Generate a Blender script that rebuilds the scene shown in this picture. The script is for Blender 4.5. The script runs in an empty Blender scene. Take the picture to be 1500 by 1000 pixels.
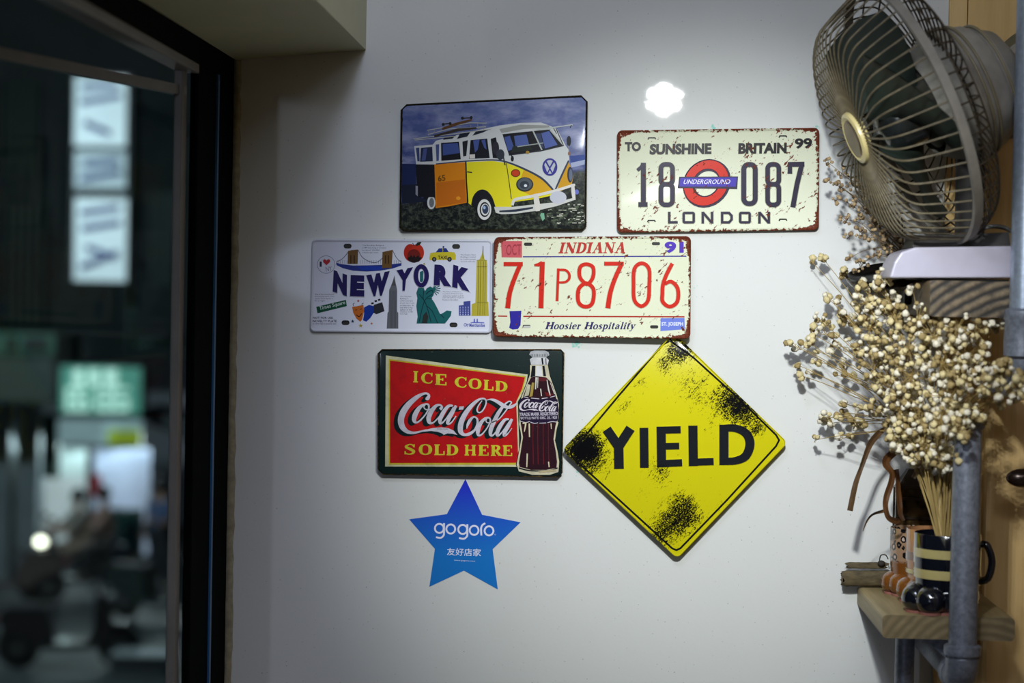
import bpy, bmesh, math, random
from mathutils import Vector, Matrix
from mathutils.geometry import tessellate_polygon
random.seed(7)
PI = math.pi
scn = bpy.context.scene
COL = scn.collection

# ------------------------------------------------------------------ camera, world, exposure
F = 3030.0; CAM = Vector((0, -3.2, 1.5))
ROLL = math.radians(1.1)
def cam_rot(yaw, pitch):
    return Matrix.Rotation(yaw, 3, 'Z') @ Matrix.Rotation(PI/2 + pitch, 3, 'X') @ Matrix.Rotation(ROLL, 3, 'Z')
RC = cam_rot(math.atan(140/F), -math.atan(72/F))
cd = bpy.data.cameras.new('camera'); cam = bpy.data.objects.new('camera', cd); COL.objects.link(cam)
cam.matrix_world = Matrix.Translation(CAM) @ RC.to_4x4()
cd.sensor_width = 36; cd.lens = F*36/1500; cd.clip_start = .05; cd.clip_end = 300
cd.dof.use_dof = True; cd.dof.focus_distance = 3.18; cd.dof.aperture_fstop = 2.9
scn.camera = cam
vs = scn.view_settings
vs.view_transform = 'Standard'; vs.look = 'None'; vs.gamma = 1; vs.use_curve_mapping = False; vs.exposure = -0.15
wd = bpy.data.worlds.new('night_sky'); scn.world = wd; wd.use_nodes = True
wd.node_tree.nodes['Background'].inputs[0].default_value = (.010, .014, .018, 1)
wd.node_tree.nodes['Background'].inputs[1].default_value = 1.0

def ray(px, py):
    return (RC @ Vector((px-750, 500-py, -F))).normalized()
def U(px, py, d=0.0):                 # point on the plane d metres in front of the back wall
    r = ray(px, py); return CAM + r*((-d-CAM.y)/r.y)
def UX(px, py, X):
    r = ray(px, py); return CAM + r*((X-CAM.x)/r.x)
def UZ(px, py, z):
    r = ray(px, py); return CAM + r*((z-CAM.z)/r.z)
def light(name, kind, loc, tgt, power, col, **k):
    l = bpy.data.lights.new(name, kind); l.energy = power; l.color = col
    for a, b in k.items(): setattr(l, a, b)
    o = bpy.data.objects.new(name, l); COL.objects.link(o); o.location = loc
    if tgt is not None: o.rotation_euler = (Vector(tgt)-Vector(loc)).to_track_quat('-Z', 'Y').to_euler()
    return o
# seven LED spot whose mirror image shows on the gloss paint at (972,145)
_w = U(972, 145); _r = ray(972, 145); _m = Vector((_r.x, -_r.y, _r.z))
LAMP = _w + _m*(1.45/-_m.y); LAIM = U(1040, 580)
_ax = (LAIM-LAMP).normalized(); _s = _ax.cross(Vector((0, 0, 1))).normalized(); _u = _s.cross(_ax)
LEDS = [Vector((0, 0))] + [Vector((math.sin(k*PI/3), math.cos(k*PI/3)))*.027 for k in range(6)]
for q in LEDS:
    p = LAMP + _s*q.x + _u*q.y + _ax*.004
    light('spot_light', 'SPOT', p, p+_ax, 15.5, (.95, 1.0, 1.0), shadow_soft_size=.0055, spot_size=math.radians(47), spot_blend=1.0)
light('room_fill_light', 'AREA', (.1, -2.7, 2.57), (.0, -.9, 0), 18, (.88, .92, 1.0), shape='RECTANGLE', size=1.2, size_y=.3)  # unseen area fill standing for the room's other lamps
light('room_fill_light', 'AREA', (-.18, -1.5, 2.5), (-.5, 0, 1.3), 7.0, (.68, .76, 1.0), shape='RECTANGLE', size=.25, size_y=.25)  # added cool fill for the left side of the wall

# a lit lamp box outside, to the left behind the camera; its mirror image glints at the left of the wall
_w = U(476, 396); _r = ray(476, 396); _m = Vector((_r.x, -_r.y, _r.z)); OUT = _w + _m*(8/-_m.y)
light('outdoor_light', 'AREA', OUT, _w, 1.8, (.62, .72, 1.0), shape='ELLIPSE', size=.6, size_y=.34)
OUT_FILL = Vector((-2.5, -8.0, 2.0))  # added fill for the left wall, placed where the paint won't mirror it
light('outdoor_light', 'AREA', OUT_FILL, (-.2, 0, 1.4), 50, (.70, .78, 1.0), shape='DISK', size=.35)
# ------------------------------------------------------------------ materials
def lin(c): return tuple((x/255/12.92 if x/255 <= .04045 else ((x/255+.055)/1.055)**2.4) for x in c[:3])
class NT:
    def __init__(s, name):
        s.m = bpy.data.materials.new(name); s.m.use_nodes = True
        s.t = s.m.node_tree; s.b = s.t.nodes['Principled BSDF']; s.L = s.t.links.new
    def n(s, ty, **k):
        x = s.t.nodes.new(ty)
        for a, b in k.items(): setattr(x, a, b)
        return x
    def put(s, sock, v):
        if isinstance(v, bpy.types.NodeSocket): s.L(v, sock)
        elif isinstance(v, tuple) and len(v) == 3 and sock.type == 'RGBA': sock.default_value = (*v, 1)
        else: sock.default_value = v
    def math(s, op, a, b=0.0, clamp=False):
        x = s.n('ShaderNodeMath', operation=op, use_clamp=clamp); s.put(x.inputs[0], a); s.put(x.inputs[1], b); return x.outputs[0]
    def noise(s, vec, scale, detail=3, rough=.55, sc=(1, 1, 1), rot=0):
        if rot:
            m0 = s.n('ShaderNodeMapping'); s.L(vec, m0.inputs[0]); m0.inputs['Rotation'].default_value = (0, 0, rot); vec = m0.outputs[0]
        mp = s.n('ShaderNodeMapping'); s.L(vec, mp.inputs[0]); mp.inputs['Scale'].default_value = sc;
        x = s.n('ShaderNodeTexNoise'); s.L(mp.outputs[0], x.inputs['Vector'])
        x.inputs['Scale'].default_value = scale; x.inputs['Detail'].default_value = detail; x.inputs['Roughness'].default_value = rough
        return x.outputs[0]
    def ramp(s, v, lo, hi):
        x = s.n('ShaderNodeMapRange'); s.put(x.inputs[0], v); x.inputs[1].default_value = lo; x.inputs[2].default_value = hi; return x.outputs[0]
    def mix(s, f, a, b):
        x = s.n('ShaderNodeMix', data_type='RGBA'); s.put(x.inputs[0], f); s.put(x.inputs[6], a); s.put(x.inputs[7], b); return x.outputs[2]
    def bump(s, h, st, dist=.001, tgt=('Normal',)):
        x = s.n('ShaderNodeBump'); x.inputs['Strength'].default_value = st; x.inputs['Distance'].default_value = dist
        s.L(h, x.inputs['Height'])
        for t in tgt: s.L(x.outputs[0], s.b.inputs[t])
    def obj(s): return s.n('ShaderNodeTexCoord').outputs['Object']
    def set(s, **k):
        for a, v in k.items(): s.put(s.b.inputs[a.replace('_', ' ')], v)
MATS = {}
def P(name, col, rough=.5, metal=0, var=.12, scale=30, bump=0, coat=0, stretch=(1, 1, 1), rgb=False):
    if name in MATS: return MATS[name]
    t = NT(name); c = col if rgb else lin(col); o = t.obj()
    nz = t.noise(o, scale, 4, .6, stretch)
    a = tuple(x*(1-var) for x in c); b = tuple(min(1, x*(1+var)) for x in c)
    t.set(Base_Color=t.mix(t.ramp(nz, .3, .7), a, b), Roughness=rough, Metallic=metal, Coat_Weight=coat, Coat_Roughness=.08)
    if bump: t.bump(nz, bump)
    MATS[name] = t.m; return t.m
def E(name, col, st):
    if name in MATS: return MATS[name]
    t = NT(name); t.set(Base_Color=lin(col), Emission_Color=lin(col), Emission_Strength=st, Roughness=.4)
    nz = t.noise(t.obj(), 3, 2)
    t.set(Emission_Color=t.mix(t.ramp(nz, .3, .7), tuple(x*.8 for x in lin(col)), lin(col)))
    MATS[name] = t.m; return t.m
def wall_mat():
    t = NT('gloss_wall_paint'); o = t.obj()
    big = t.noise(o, 1.6, 3); fine = t.noise(o, 1.0, 5, .6, (420, 420, 14)); mott = t.noise(o, 90, 4, .6)
    c = t.mix(t.ramp(big, .3, .7), lin((206, 208, 202)), lin((214, 214, 212)))
    c = t.mix(t.math('MULTIPLY', t.ramp(t.noise(o, 260, 1, .5), .735, .76), .5), c, lin((96, 92, 86)))
    sep = t.n('ShaderNodeSeparateXYZ'); t.L(o, sep.inputs[0])
    for (px, py, r) in ((1046, 186, .0045), (845, 504, .006), (1197, 186, .004), (846, 692, .004), (1017, 421, .002)):   # flecks of turquoise paint
        p = U(px, py)
        q = t.n('ShaderNodeVectorMath', operation='DISTANCE'); t.L(o, q.inputs[0]); q.inputs[1].default_value = (p.x, 0, p.z)
        v = t.math('ADD', q.outputs['Value'], t.math('MULTIPLY', t.math('SUBTRACT', t.noise(o, 160, 3), .5), .03))
        c = t.mix(t.ramp(v, r, r-.003), c, lin((140, 200, 186)))
    t.set(Base_Color=c, Roughness=.7, Specular_IOR_Level=.15, Coat_Weight=.6, Coat_Roughness=.022, Coat_IOR=1.45)
    h = t.math('ADD', t.math('MULTIPLY', fine, .8), t.math('MULTIPLY', mott, .5))
    x = t.n('ShaderNodeBump'); x.inputs['Strength'].default_value = .035; x.inputs['Distance'].default_value = .0003; t.L(h, x.inputs['Height'])
    t.L(x.outputs[0], t.b.inputs['Coat Normal'])
    x = t.n('ShaderNodeBump'); x.inputs['Strength'].default_value = .25; x.inputs['Distance'].default_value = .001; t.L(mott, x.inputs['Height'])
    t.L(x.outputs[0], t.b.inputs['Normal'])
    return t.m
def wood_mat(name, c1, c2, axis='y', scale=1.0, rough=.55):
    t = NT(name); o = t.obj()
    st = {'y': (60, 3, 60), 'x': (3, 60, 60), 'z': (60, 60, 3)}[axis]
    g = t.noise(o, scale, 5, .65, st); g2 = t.noise(o, scale*.3, 2, .5, st)
    c = t.mix(t.ramp(t.math('ADD', t.math('MULTIPLY', g, .6), t.math('MULTIPLY', g2, .4)), .36, .64), lin(c1), lin(c2))
    t.set(Base_Color=c, Roughness=rough); t.bump(g, .25)
    return t.m
def endgrain_mat(name, c1, c2, cx, cz, sc=120):
    t = NT(name); o = t.obj()
    mp = t.n('ShaderNodeMapping'); t.L(o, mp.inputs[0]); mp.inputs['Location'].default_value = (-cx, 0, -cz); mp.inputs['Scale'].default_value = (1, .08, 1)
    w = t.n('ShaderNodeTexWave', wave_type='RINGS', rings_direction='SPHERICAL'); t.L(mp.outputs[0], w.inputs[0])
    w.inputs['Scale'].default_value = sc; w.inputs['Distortion'].default_value = 2.0; w.inputs['Detail'].default_value = 3; w.inputs['Detail Scale'].default_value = 1.5
    g = t.noise(o, 1, 4, .6, (60, 5, 60))
    c = t.mix(w.outputs[1], lin(c1), lin(c2)); c = t.mix(t.ramp(g, .3, .8), c, lin(c1))
    t.set(Base_Color=c, Roughness=.65); t.bump(w.outputs[1], .3); return t.m

# ------------------------------------------------------------------ object helpers
def name_mesh(n): return bpy.data.meshes.new(n)
def thing(name, label, cat, loc, group=None, kind=None):
    o = bpy.data.objects.new(name, None); COL.objects.link(o); o.location = loc; o.empty_display_size = .05
    tag(o, label, cat, group, kind); return o
def tag(o, label=None, cat=None, group=None, kind=None):
    for k, v in (('label', label), ('category', cat), ('group', group), ('kind', kind)):
        if v: o[k] = v
    return o
def root_loc(p):
    l = Vector((0, 0, 0))
    while p is not None: l += Vector(p.location); p = p.parent
    return l
def link(name, vs_, fs, mats, parent=None, smooth=False, mi=None, loc=None, uv=None, col=None, kind=None, label=None):
    """vertices are given in world space; the object is put at its parent's origin (or at loc)"""
    base = root_loc(parent) if parent else Vector(loc if loc is not None else (0, 0, 0))
    me = name_mesh(name); me.from_pydata([tuple(Vector(v)-base) for v in vs_], [], [tuple(f) for f in fs])
    if not isinstance(mats, (list, tuple)): mats = [mats]
    for m in mats: me.materials.append(m)
    if mi: me.polygons.foreach_set('material_index', mi)
    if smooth: me.polygons.foreach_set('use_smooth', [True]*len(me.polygons))
    if uv:
        l = me.uv_layers.new(name='plate')
        for lp in me.loops: l.data[lp.index].uv = uv[lp.vertex_index]
    if col:
        a = me.color_attributes.new('print', 'FLOAT_COLOR', 'CORNER'); i = 0
        for p in me.polygons:
            for _ in p.loop_indices:
                cc = col[p.index]; a.data[i].color = (*cc, 1); i += 1
    me.update()
    o = bpy.data.objects.new(name, me); COL.objects.link(o)
    if parent: o.parent = parent
    elif loc is not None: o.location = loc
    if kind: o['kind'] = kind
    if label: o['label'] = label
    return o
class G:
    """collects geometry in world space"""
    def __init__(s): s.v = []; s.f = []; s.mi = []
    def add(s, v, f, m=0):
        b = len(s.v); s.v += [Vector(x) for x in v]; s.f += [[i+b for i in q] for q in f]; s.mi += [m]*len(f); return s
    def bm(s, bm, M=None, m=0):
        bm.verts.ensure_lookup_table(); bm.verts.index_update()
        v = [(M @ x.co if M else x.co.copy()) for x in bm.verts]; f = [[x.index for x in q.verts] for q in bm.faces]
        bm.free(); return s.add(v, f, m)
    def box(s, a, b, bev=0, m=0, seg=2):
        a = Vector(a); b = Vector(b); bm = bmesh.new(); bmesh.ops.create_cube(bm, size=1)
        S = Matrix.Translation((a+b)/2) @ Matrix.Diagonal((abs(b.x-a.x), abs(b.y-a.y), abs(b.z-a.z), 1))
        bmesh.ops.transform(bm, matrix=S, verts=bm.verts)
        if bev: bmesh.ops.bevel(bm, geom=bm.edges[:], offset=bev, segments=seg, affect='EDGES', profile=.5)
        return s.bm(bm, None, m)
    def prism(s, pts, ext, m=0):
        """closed 3D polygon pts extruded by vector ext"""
        n = len(pts); ext = Vector(ext); v = [Vector(p) for p in pts]; v += [p+ext for p in v]
        f = [list(range(n))[::-1], list(range(n, 2*n))]+[[i, (i+1) % n, (i+1) % n+n, i+n] for i in range(n)]
        return s.add(v, f, m)
    def tube(s, pts, r, n=8, m=0, cap=True, closed=False):
        pts = [Vector(p) for p in pts]; k = len(pts)
        rs = r if isinstance(r, (list, tuple)) else [r]*k
        v = []; up = None
        for i, p in enumerate(pts):
            if closed: t = pts[(i+1) % k]-pts[i-1]
            else: t = pts[min(i+1, k-1)]-pts[max(i-1, 0)]
            t.normalize()
            if up is None:
                up = t.orthogonal().normalized()
            up = (up - t*up.dot(t)).normalized(); w = t.cross(up)
            for j in range(n):
                a = 2*PI*j/n; v.append(p+(up*math.cos(a)+w*math.sin(a))*rs[i])
        f = []
        for i in range(k if closed else k-1):
            for j in range(n):
                i2 = (i+1) % k; f.append([i*n+j, i*n+(j+1) % n, i2*n+(j+1) % n, i2*n+j])
        if cap and not closed: f += [list(range(n))[::-1], list(range((k-1)*n, k*n))]
        return s.add(v, f, m)
    def lathe(s, prof, o, ax=(0, 0, 1), n=32, m=0, sx=None, cap=True, a0=0, a1=2*PI, sc=1):
        """prof = [(radius, height)] about axis ax from point o"""
        ax = Vector(ax).normalized(); x = Vector(sx).normalized() if sx else ax.orthogonal().normalized(); y = ax.cross(x); o = Vector(o)
        full = abs(a1-a0-2*PI) < 1e-6; v = []; f = []; c = n if full else n+1
        for (r, h) in prof:
            for j in range(c):
                a = a0+(a1-a0)*j/n; v.append(o+ax*h+(x*math.cos(a)+y*math.sin(a)*sc)*r)
        for i in range(len(prof)-1):
            for j in range(n):
                j2 = (j+1) % c; f.append([i*c+j, i*c+j2, (i+1)*c+j2, (i+1)*c+j])
        if cap and full:
            if prof[0][0] > 1e-6: f.append(list(range(c))[::-1])
            if prof[-1][0] > 1e-6: f.append([(len(prof)-1)*c+j for j in range(c)])
        return s.add(v, f, m)
    def ball(s, c, r, sc=(1, 1, 1), m=0, sub=2):
        bm = bmesh.new(); bmesh.ops.create_icosphere(bm, subdivisions=sub, radius=r)
        return s.bm(bm, Matrix.Translation(Vector(c)) @ Matrix.Diagonal((*sc, 1)), m)
    def go(s, name, mats, parent=None, smooth=False, **k):
        o = link(name, s.v, s.f, mats, parent, smooth, mi=s.mi, **k)
        return o
def struct(name, g, m, smooth=False):
    o = g.go(name, m, None, smooth); o['kind'] = 'structure'; return o
def autosmooth(o, ang=40):
    me = o.data; bm = bmesh.new(); bm.from_mesh(me)
    for e in bm.edges:
        e.smooth = len(e.link_faces) == 2 and e.calc_face_angle(0) < math.radians(ang)
    for f in bm.faces: f.smooth = True
    bm.to_mesh(me); bm.free(); return o
def spline(pts, n=6, closed=False):
    """Catmull-Rom through points of any dimension"""
    P_ = [tuple(p) for p in pts]; k = len(P_); out = []
    for i in range(k if closed else k-1):
        p0 = P_[(i-1) % k] if (closed or i > 0) else P_[i]; p1 = P_[i]; p2 = P_[(i+1) % k]
        p3 = P_[(i+2) % k] if (closed or i+2 < k) else p2
        for j in range(n):
            t = j/n
            out.append(tuple(.5*((2*b)+(-a+c)*t+(2*a-5*b+4*c-d)*t*t+(-a+3*b-3*c+d)*t**3) for a, b, c, d in zip(p0, p1, p2, p3)))
    if not closed: out.append(P_[-1])
    return out

# ------------------------------------------------------------------ the setting
M_wall = wall_mat()
X0 = U(339, 500).x
M_dark = P('black_frame_paint', (7, 10, 11), .9, var=.3)
MATS['black_frame_paint'].node_tree.nodes['Principled BSDF'].inputs['Specular IOR Level'].default_value = .03
M_ceil = P('cream_beam_paint', (196, 196, 160), .5, var=.05, scale=6, bump=.1)
M_plain = P('room_paint', (190, 192, 186), .6, var=.04, scale=5)
XR = U(1388, 50).x
g = G(); g.box((X0, 0, -.1), (.80, .02, 2.7)); struct('wall_back', g, M_wall)
g = G(); g.box((X0-.3, -5.2, -.12), (.9, .12, 0)); struct('floor', g, P('floor_tile', (110, 100, 90), .4))
g = G(); g.box((X0-.2, -5.2, 2.6), (.9, .12, 2.7)); struct('ceiling', g, M_plain)
g = G(); g.box((.78, -5.2, 0), (.88, .0, 2.6)); struct('wall_right', g, wood_mat('panel_wood', (150, 118, 78), (186, 152, 106), 'z'))
g = G(); g.box((X0-.2, -5.3, 0), (.9, -5.2, 2.6)); struct('wall_behind', g, M_plain)
# beam over the wall, its underside a little out of level
zl = U(341, 88).z; zr = U(536, 73).z; xl = X0; xr = U(536, 73).x
fwd = -4.0
s1 = UX(460, 0, xr)
g = G()
g.add([(xl, 0, zl), (xr, 0, zr), (xr, fwd, zr), (xl, fwd, zl), (xl, 0, 2.6), (xr, 0, 2.6), (xr, fwd, 2.6), (xl, fwd, 2.6)],
      [[0, 3, 2, 1], [1, 2, 6, 5], [0, 1, 5, 4], [3, 7, 6, 2], [0, 4, 7, 3], [4, 5, 6, 7]])
struct('trim_1', g, M_ceil)
# facade: black header and jamb, low wall, caulk strip
zh = UX(300, 98, X0).z
g = G(); g.box((X0-.03, -5.2, zh), (X0-.002, -.001, 2.6)); struct('wall_left', g, M_dark)
yj = UX(287, 500, X0).y
g = G(); g.box((X0-.014, yj, 0), (X0-.002, .0, zh), .002); struct('trim_2', g, M_dark)
g = G(); g.box((X0-.12, -5.2, 0), (X0-.002, yj, .45)); struct('trim_3', g, M_dark)
yb = UX(314, 500, X0).y
g = G(); g.box((X0-.0025, yb-.006, .45), (X0+.001, yb+.006, zh)); struct('trim_4', g, P('blue_reflection_strip', (38, 92, 140), .35, var=.1))  # blue reflection on the jamb, painted as a thin strip
rc = random.Random(3); g = G(); pts = []
n = 90; zb = .3; zt = zl
vv = []; ff = []
for i in range(n+1):
    z = zb+(zt-zb)*i/n; w = .009+rc.uniform(-.0015, .0015); h = .0035+rc.uniform(-.001, .001)
    vv += [(X0-.003, -.0005, z), (X0-.002, -h, z), (X0+w*.6, -h*.8, z), (X0+w, -.0005, z)]
    if i: 
        for k in range(3): ff.append([4*i-4+k, 4*i-3+k, 4*i+1+k, 4*i+k])
g.add(vv, ff); struct('trim_5', g, P('old_sealant', (150, 142, 116), .6, var=.25, scale=80), True)
# wood panelling in the right corner, plank by plank
pan = thing('wood_panelling', 'honey wood plank panelling in the right corner behind the fan and shelves', 'panelling', (XR, 0, 0))
pan['kind'] = 'structure'
M_pan = wood_mat('honey_panel', (206, 170, 104), (226, 192, 128), 'z')
xs = [XR, U(1415, 50).x, U(1415, 50).x+.075, .779]
for a, b in zip(xs, xs[1:]):
    g = G(); g.box((a+.0006, -.012, .02), (b-.0006, -.0005, 2.59), .0012); g.go('plank', M_pan, pan)

# ---- open casement: grey post and rail with its pane
M_grey = P('grey_frame_paint', (112, 108, 102), .45, var=.15, scale=12)
win = thing('window_1', 'grey framed window sash standing open towards the street', 'window', (X0-.05, UX(262, 500, X0-.05).y, .5)); win['kind'] = 'structure'
XS = X0-.02
pp = UX(268, 125, XS); py_ = UX(263, 500, XS).y; py_ = pp.y
zt = UX(268, 128, XS).z
end = UZ(-30, 66, zt); hx = Vector((XS, py_, 0))
g = G(); w = .0045
g.box((XS-.008, py_-w*5, .45), (XS+.004, py_+w*2.2, zh), .001); g.go('stile', M_grey, win)
dirv = (Vector((end.x, end.y, 0))-hx).normalized(); nrm = Vector((-dirv.y, dirv.x, 0))
def sash_box(g, a, b, z0, z1, t=.006):
    A = hx+dirv*a; B = hx+dirv*b
    g.prism([(A-nrm*t).to_tuple()[:2]+(z0,), (B-nrm*t).to_tuple()[:2]+(z0,), (B+nrm*t).to_tuple()[:2]+(z0,), (A+nrm*t).to_tuple()[:2]+(z0,)], (0, 0, z1-z0))
L_ = (Vector((end.x, end.y, 0))-hx).length+.05
g = G(); sash_box(g, 0, L_, zt-.012, zt+.002); g.go('rail', M_grey, win)
g = G(); sash_box(g, 0, L_, .5, .52); g.go('rail', M_grey, win)
g = G(); sash_box(g, L_, L_+.02, .5, zt); g.go('stile', M_grey, win)
tg = NT('window_glass'); 
tr = tg.n('ShaderNodeBsdfTransparent'); tr.inputs[0].default_value = (.86, .93, .92, 1)
gl = tg.n('ShaderNodeBsdfGlossy'); gl.inputs['Roughness'].default_value = .02
fr = tg.n('ShaderNodeFresnel'); fr.inputs[0].default_value = 1.18
mx = tg.n('ShaderNodeMixShader'); mx.inputs[0].default_value = .004; tg.L(tr.outputs[0], mx.inputs[1]); tg.L(gl.outputs[0], mx.inputs[2])
tg.L(mx.outputs[0], tg.t.nodes['Material Output'].inputs[0]); M_glass = tg.m
g = G(); sash_box(g, .01, L_, .52, zt-.012, .0015); g.go('pane', M_glass, win)
# upper grey rail of the fixed frame, running along the facade
g = G(); zr1 = UX(300, 97, X0).z
g.box((X0-.03, -2.6, zr1-.014), (X0-.001, yj+.0, zr1-.0005), .002); struct('trim_6', g, M_grey)

# ------------------------------------------------------------------ printed tin signs
def rrect(w, h, r, n=5, inset=0, cham=False):
    w2 = w/2-inset; h2 = h/2-inset; out = []
    for k, (sx, sy) in enumerate(((1, -1), (1, 1), (-1, 1), (-1, -1))):
        rr = max(r[k]-inset, .0004) if isinstance(r, (list, tuple)) else max(r-inset, .0004)
        cx = sx*(w2-rr); cy = sy*(h2-rr); a0 = -PI/2+k*PI/2
        for j in range(n+1):
            t = j/n; a = a0+t*PI/2
            if cham:
                x = (1-t)*math.cos(a0)+t*math.cos(a0+PI/2); y = (1-t)*math.sin(a0)+t*math.sin(a0+PI/2)
            else: x, y = math.cos(a), math.sin(a)
            out.append((cx+rr*x, cy+rr*y))
    return out
class Sign:
    """a tin plate hung on the wall; corners are the photo's TL, TR, BR, BL"""
    def __init__(s, name, label, cat, corners, d, rad, rim, matf, base, group=None, cham=False, panel=.0, rimcol=None, tiltR=0, bead=.0016):
        s.d = d; s.q = [U(x, y, d) for x, y in corners]; s.c = sum(s.q, Vector())/4; s.tilt = tiltR
        ux = ((s.q[1]-s.q[0])+(s.q[2]-s.q[3]))/2; uz = ((s.q[0]-s.q[3])+(s.q[1]-s.q[2]))/2
        s.W = ux.length; s.H = uz.length; s.ux = ux/s.W; s.uz = uz/s.H
        s.M = Matrix(((s.ux.x, s.uz.x), (s.ux.z, s.uz.z))).inverted()
        bot = min(s.q, key=lambda p: p.z); s.root = thing(name, label, cat, (s.c.x, 0, bot.z), group)
        s.m = matf(s.W, s.H); s.base = lin(base); s.rc = lin(rimcol) if rimcol else s.base
        prof = [(.0, .0), (.0, .0012), (.0006, bead+.0006), (rim*.5, bead+.001), (rim, bead*.5), (rim*1.25, 0.0006)]
        v = []; f = []; uv = []; col = []
        N = None
        for k, (ins, h) in enumerate(prof):
            loop = rrect(s.W, s.H, rad, 5, ins, cham); N = len(loop)
            for (a, b) in loop:
                v.append(s.at(a, b, h)); uv.append((a, b))
            if k:
                for j in range(N):
                    f.append([(k-1)*N+j, (k-1)*N+(j+1) % N, k*N+(j+1) % N, k*N+j]); col.append(s.rc if k < 5 else s.base)
        f.append([(len(prof)-1)*N+j for j in range(N)]); col.append(s.base)
        f.append(list(range(N))[::-1]); col.append(s.base)
        o = link('plate', v, f, s.m, s.root, uv=uv, col=col); autosmooth(o, 50)
        s.h0 = .0006
    def at(s, a, b, h):
        fx = a/s.W+.5; fz = b/s.H+.5
        p = (s.q[3]*(1-fx)+s.q[2]*fx)*(1-fz)+(s.q[0]*(1-fx)+s.q[1]*fx)*fz
        return Vector((p.x, p.y-h-s.tilt*max(0, fx), p.z))
    def wp(s, px, py, h):
        p = U(px, py, s.d+s.h0+h)
        a = p.x-s.c.x; b = p.z-s.c.z; u = s.M @ Vector((a, b))
        t = s.tilt*max(0, u.x/s.W+.5)
        if t: p = U(px, py, s.d+s.h0+h+t)
        return p, (u.x, u.y)
    def art(s, name, ox=0, oy=0, sc=1.0, e=0): return Art(s, name, ox, oy, sc, e)
LAY = .00009
class Art:
    def __init__(s, sign, name, ox, oy, sc, e):
        s.s = sign; s.name = name; s.o = (ox, oy, sc); s.e = e; s.v = []; s.f = []; s.uv = []; s.c = []; s.k = 1
    def px(s, x, y): return s.o[0]+x/s.o[2], s.o[1]+y/s.o[2]
    def vert(s, x, y, h):
        p, uv = s.s.wp(*s.px(x, y), h); s.v.append(p); s.uv.append(uv); return len(s.v)-1
    def lay(s, z):
        if z is None: z = s.k
        s.q = getattr(s, 'q', 0)+1
        return z*LAY + s.e + s.q*3e-6
    def poly(s, pts, col, z=None):
        h = s.lay(z); b = len(s.v)
        for x, y in pts: s.vert(x, y, h)
        for t in tessellate_polygon([[Vector((x, y, 0)) for x, y in pts]]):
            s.f.append([b+i for i in t]); s.c.append(lin(col))
        return s
    def strip(s, A, B, col, z=None, closed=False, side=None, sp=0):
        h = s.lay(z); n = len(A); ia = [s.vert(x, y, h) for x, y in A]; ib = [s.vert(x, y, h) for x, y in B]
        for i in range(n if closed else n-1):
            j = (i+1) % n; s.f.append([ia[i], ia[j], ib[j], ib[i]]); s.c.append(lin(col))
        if side is not None:
            def out(P1, P2):
                r = []
                for (x, y), (X, Y) in zip(P1, P2):
                    L = math.hypot(x-X, y-Y) or 1; r.append((x+(x-X)/L*sp, y+(y-Y)/L*sp))
                return r
            for P1, P2, idx in ((A, B, ia), (B, A, ib)):
                lo = [s.vert(x, y, .00002) for x, y in out(P1, P2)]
                for i in range(n if closed else n-1):
                    j = (i+1) % n; s.f.append([idx[i], idx[j], lo[j], lo[i]]); s.c.append(lin(side))
        return s
    def stroke(s, pts, w, col, z=None, closed=False, smooth=0, side=None, sp=3, cap=False):
        """pts: (x,y) or (x,y,width)"""
        pts = [(p[0], p[1], p[2] if len(p) > 2 else w) for p in pts]
        if smooth: pts = spline(pts, smooth, closed)
        n = len(pts); A = []; B = []
        for i in range(n):
            if closed: a = pts[i-1]; c = pts[(i+1) % n]
            else: a = pts[max(i-1, 0)]; c = pts[min(i+1, n-1)]
            b = pts[i]
            d1 = Vector((b[0]-a[0], b[1]-a[1])); d2 = Vector((c[0]-b[0], c[1]-b[1]))
            if d1.length < 1e-6: d1 = d2
            if d2.length < 1e-6: d2 = d1
            d1 = d1.normalized() if d1.length > 0 else Vector((1, 0)); d2 = d2.normalized() if d2.length > 0 else d1
            t = (d1+d2); t = t.normalized() if t.length > 1e-6 else d1
            nn = Vector((-t.y, t.x)); k = 1/max(.6, nn.dot(Vector((-d1.y, d1.x))))
            hw = b[2]/2*k
            A.append((b[0]+nn.x*hw, b[1]+nn.y*hw)); B.append((b[0]-nn.x*hw, b[1]-nn.y*hw))
        s.strip(A, B, col, z, closed, side, sp)
        if cap and not closed:
            for q in (pts[0], pts[-1]):
                s.ell(q[0], q[1], q[2]/2, q[2]/2, col, z, n=10)
        return s
    def ell(s, cx, cy, rx, ry, col, z=None, rot=0, ring=None, n=28, shear=0, side=None, sp=3):
        def loop(a, b): return [(cx+a*math.cos(t)*math.cos(rot)-b*math.sin(t)*math.sin(rot)-shear*(b*math.sin(t)), cy+a*math.cos(t)*math.sin(rot)+b*math.sin(t)*math.cos(rot)) for t in [2*PI*i/n for i in range(n)]]
        if ring is None: return s.poly(loop(rx, ry), col, z)
        return s.strip(loop(rx, ry), loop(rx-ring, ry-ring), col, z, True, side, sp)
    def rr(s, x0, y0, x1, y1, r, w, col, side=None, sp=3, z=None, skew=0):
        """rounded rectangle ring with outer box x0..x1, y0..y1"""
        pts = [(x+(x0+x1)/2+skew*(-y), y+(y0+y1)/2) for x, y in rrect(x1-x0-w, y1-y0-w, r, 5)]
        return s.stroke(pts, w, col, z, True, 0, side, sp)
    def slot(s, x, y, w, h, col, z=3):
        return s.poly([(x+a, y+b) for a, b in rrect(2*w, 2*h, min(w, h)*.95, 4)], col, z)
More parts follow.
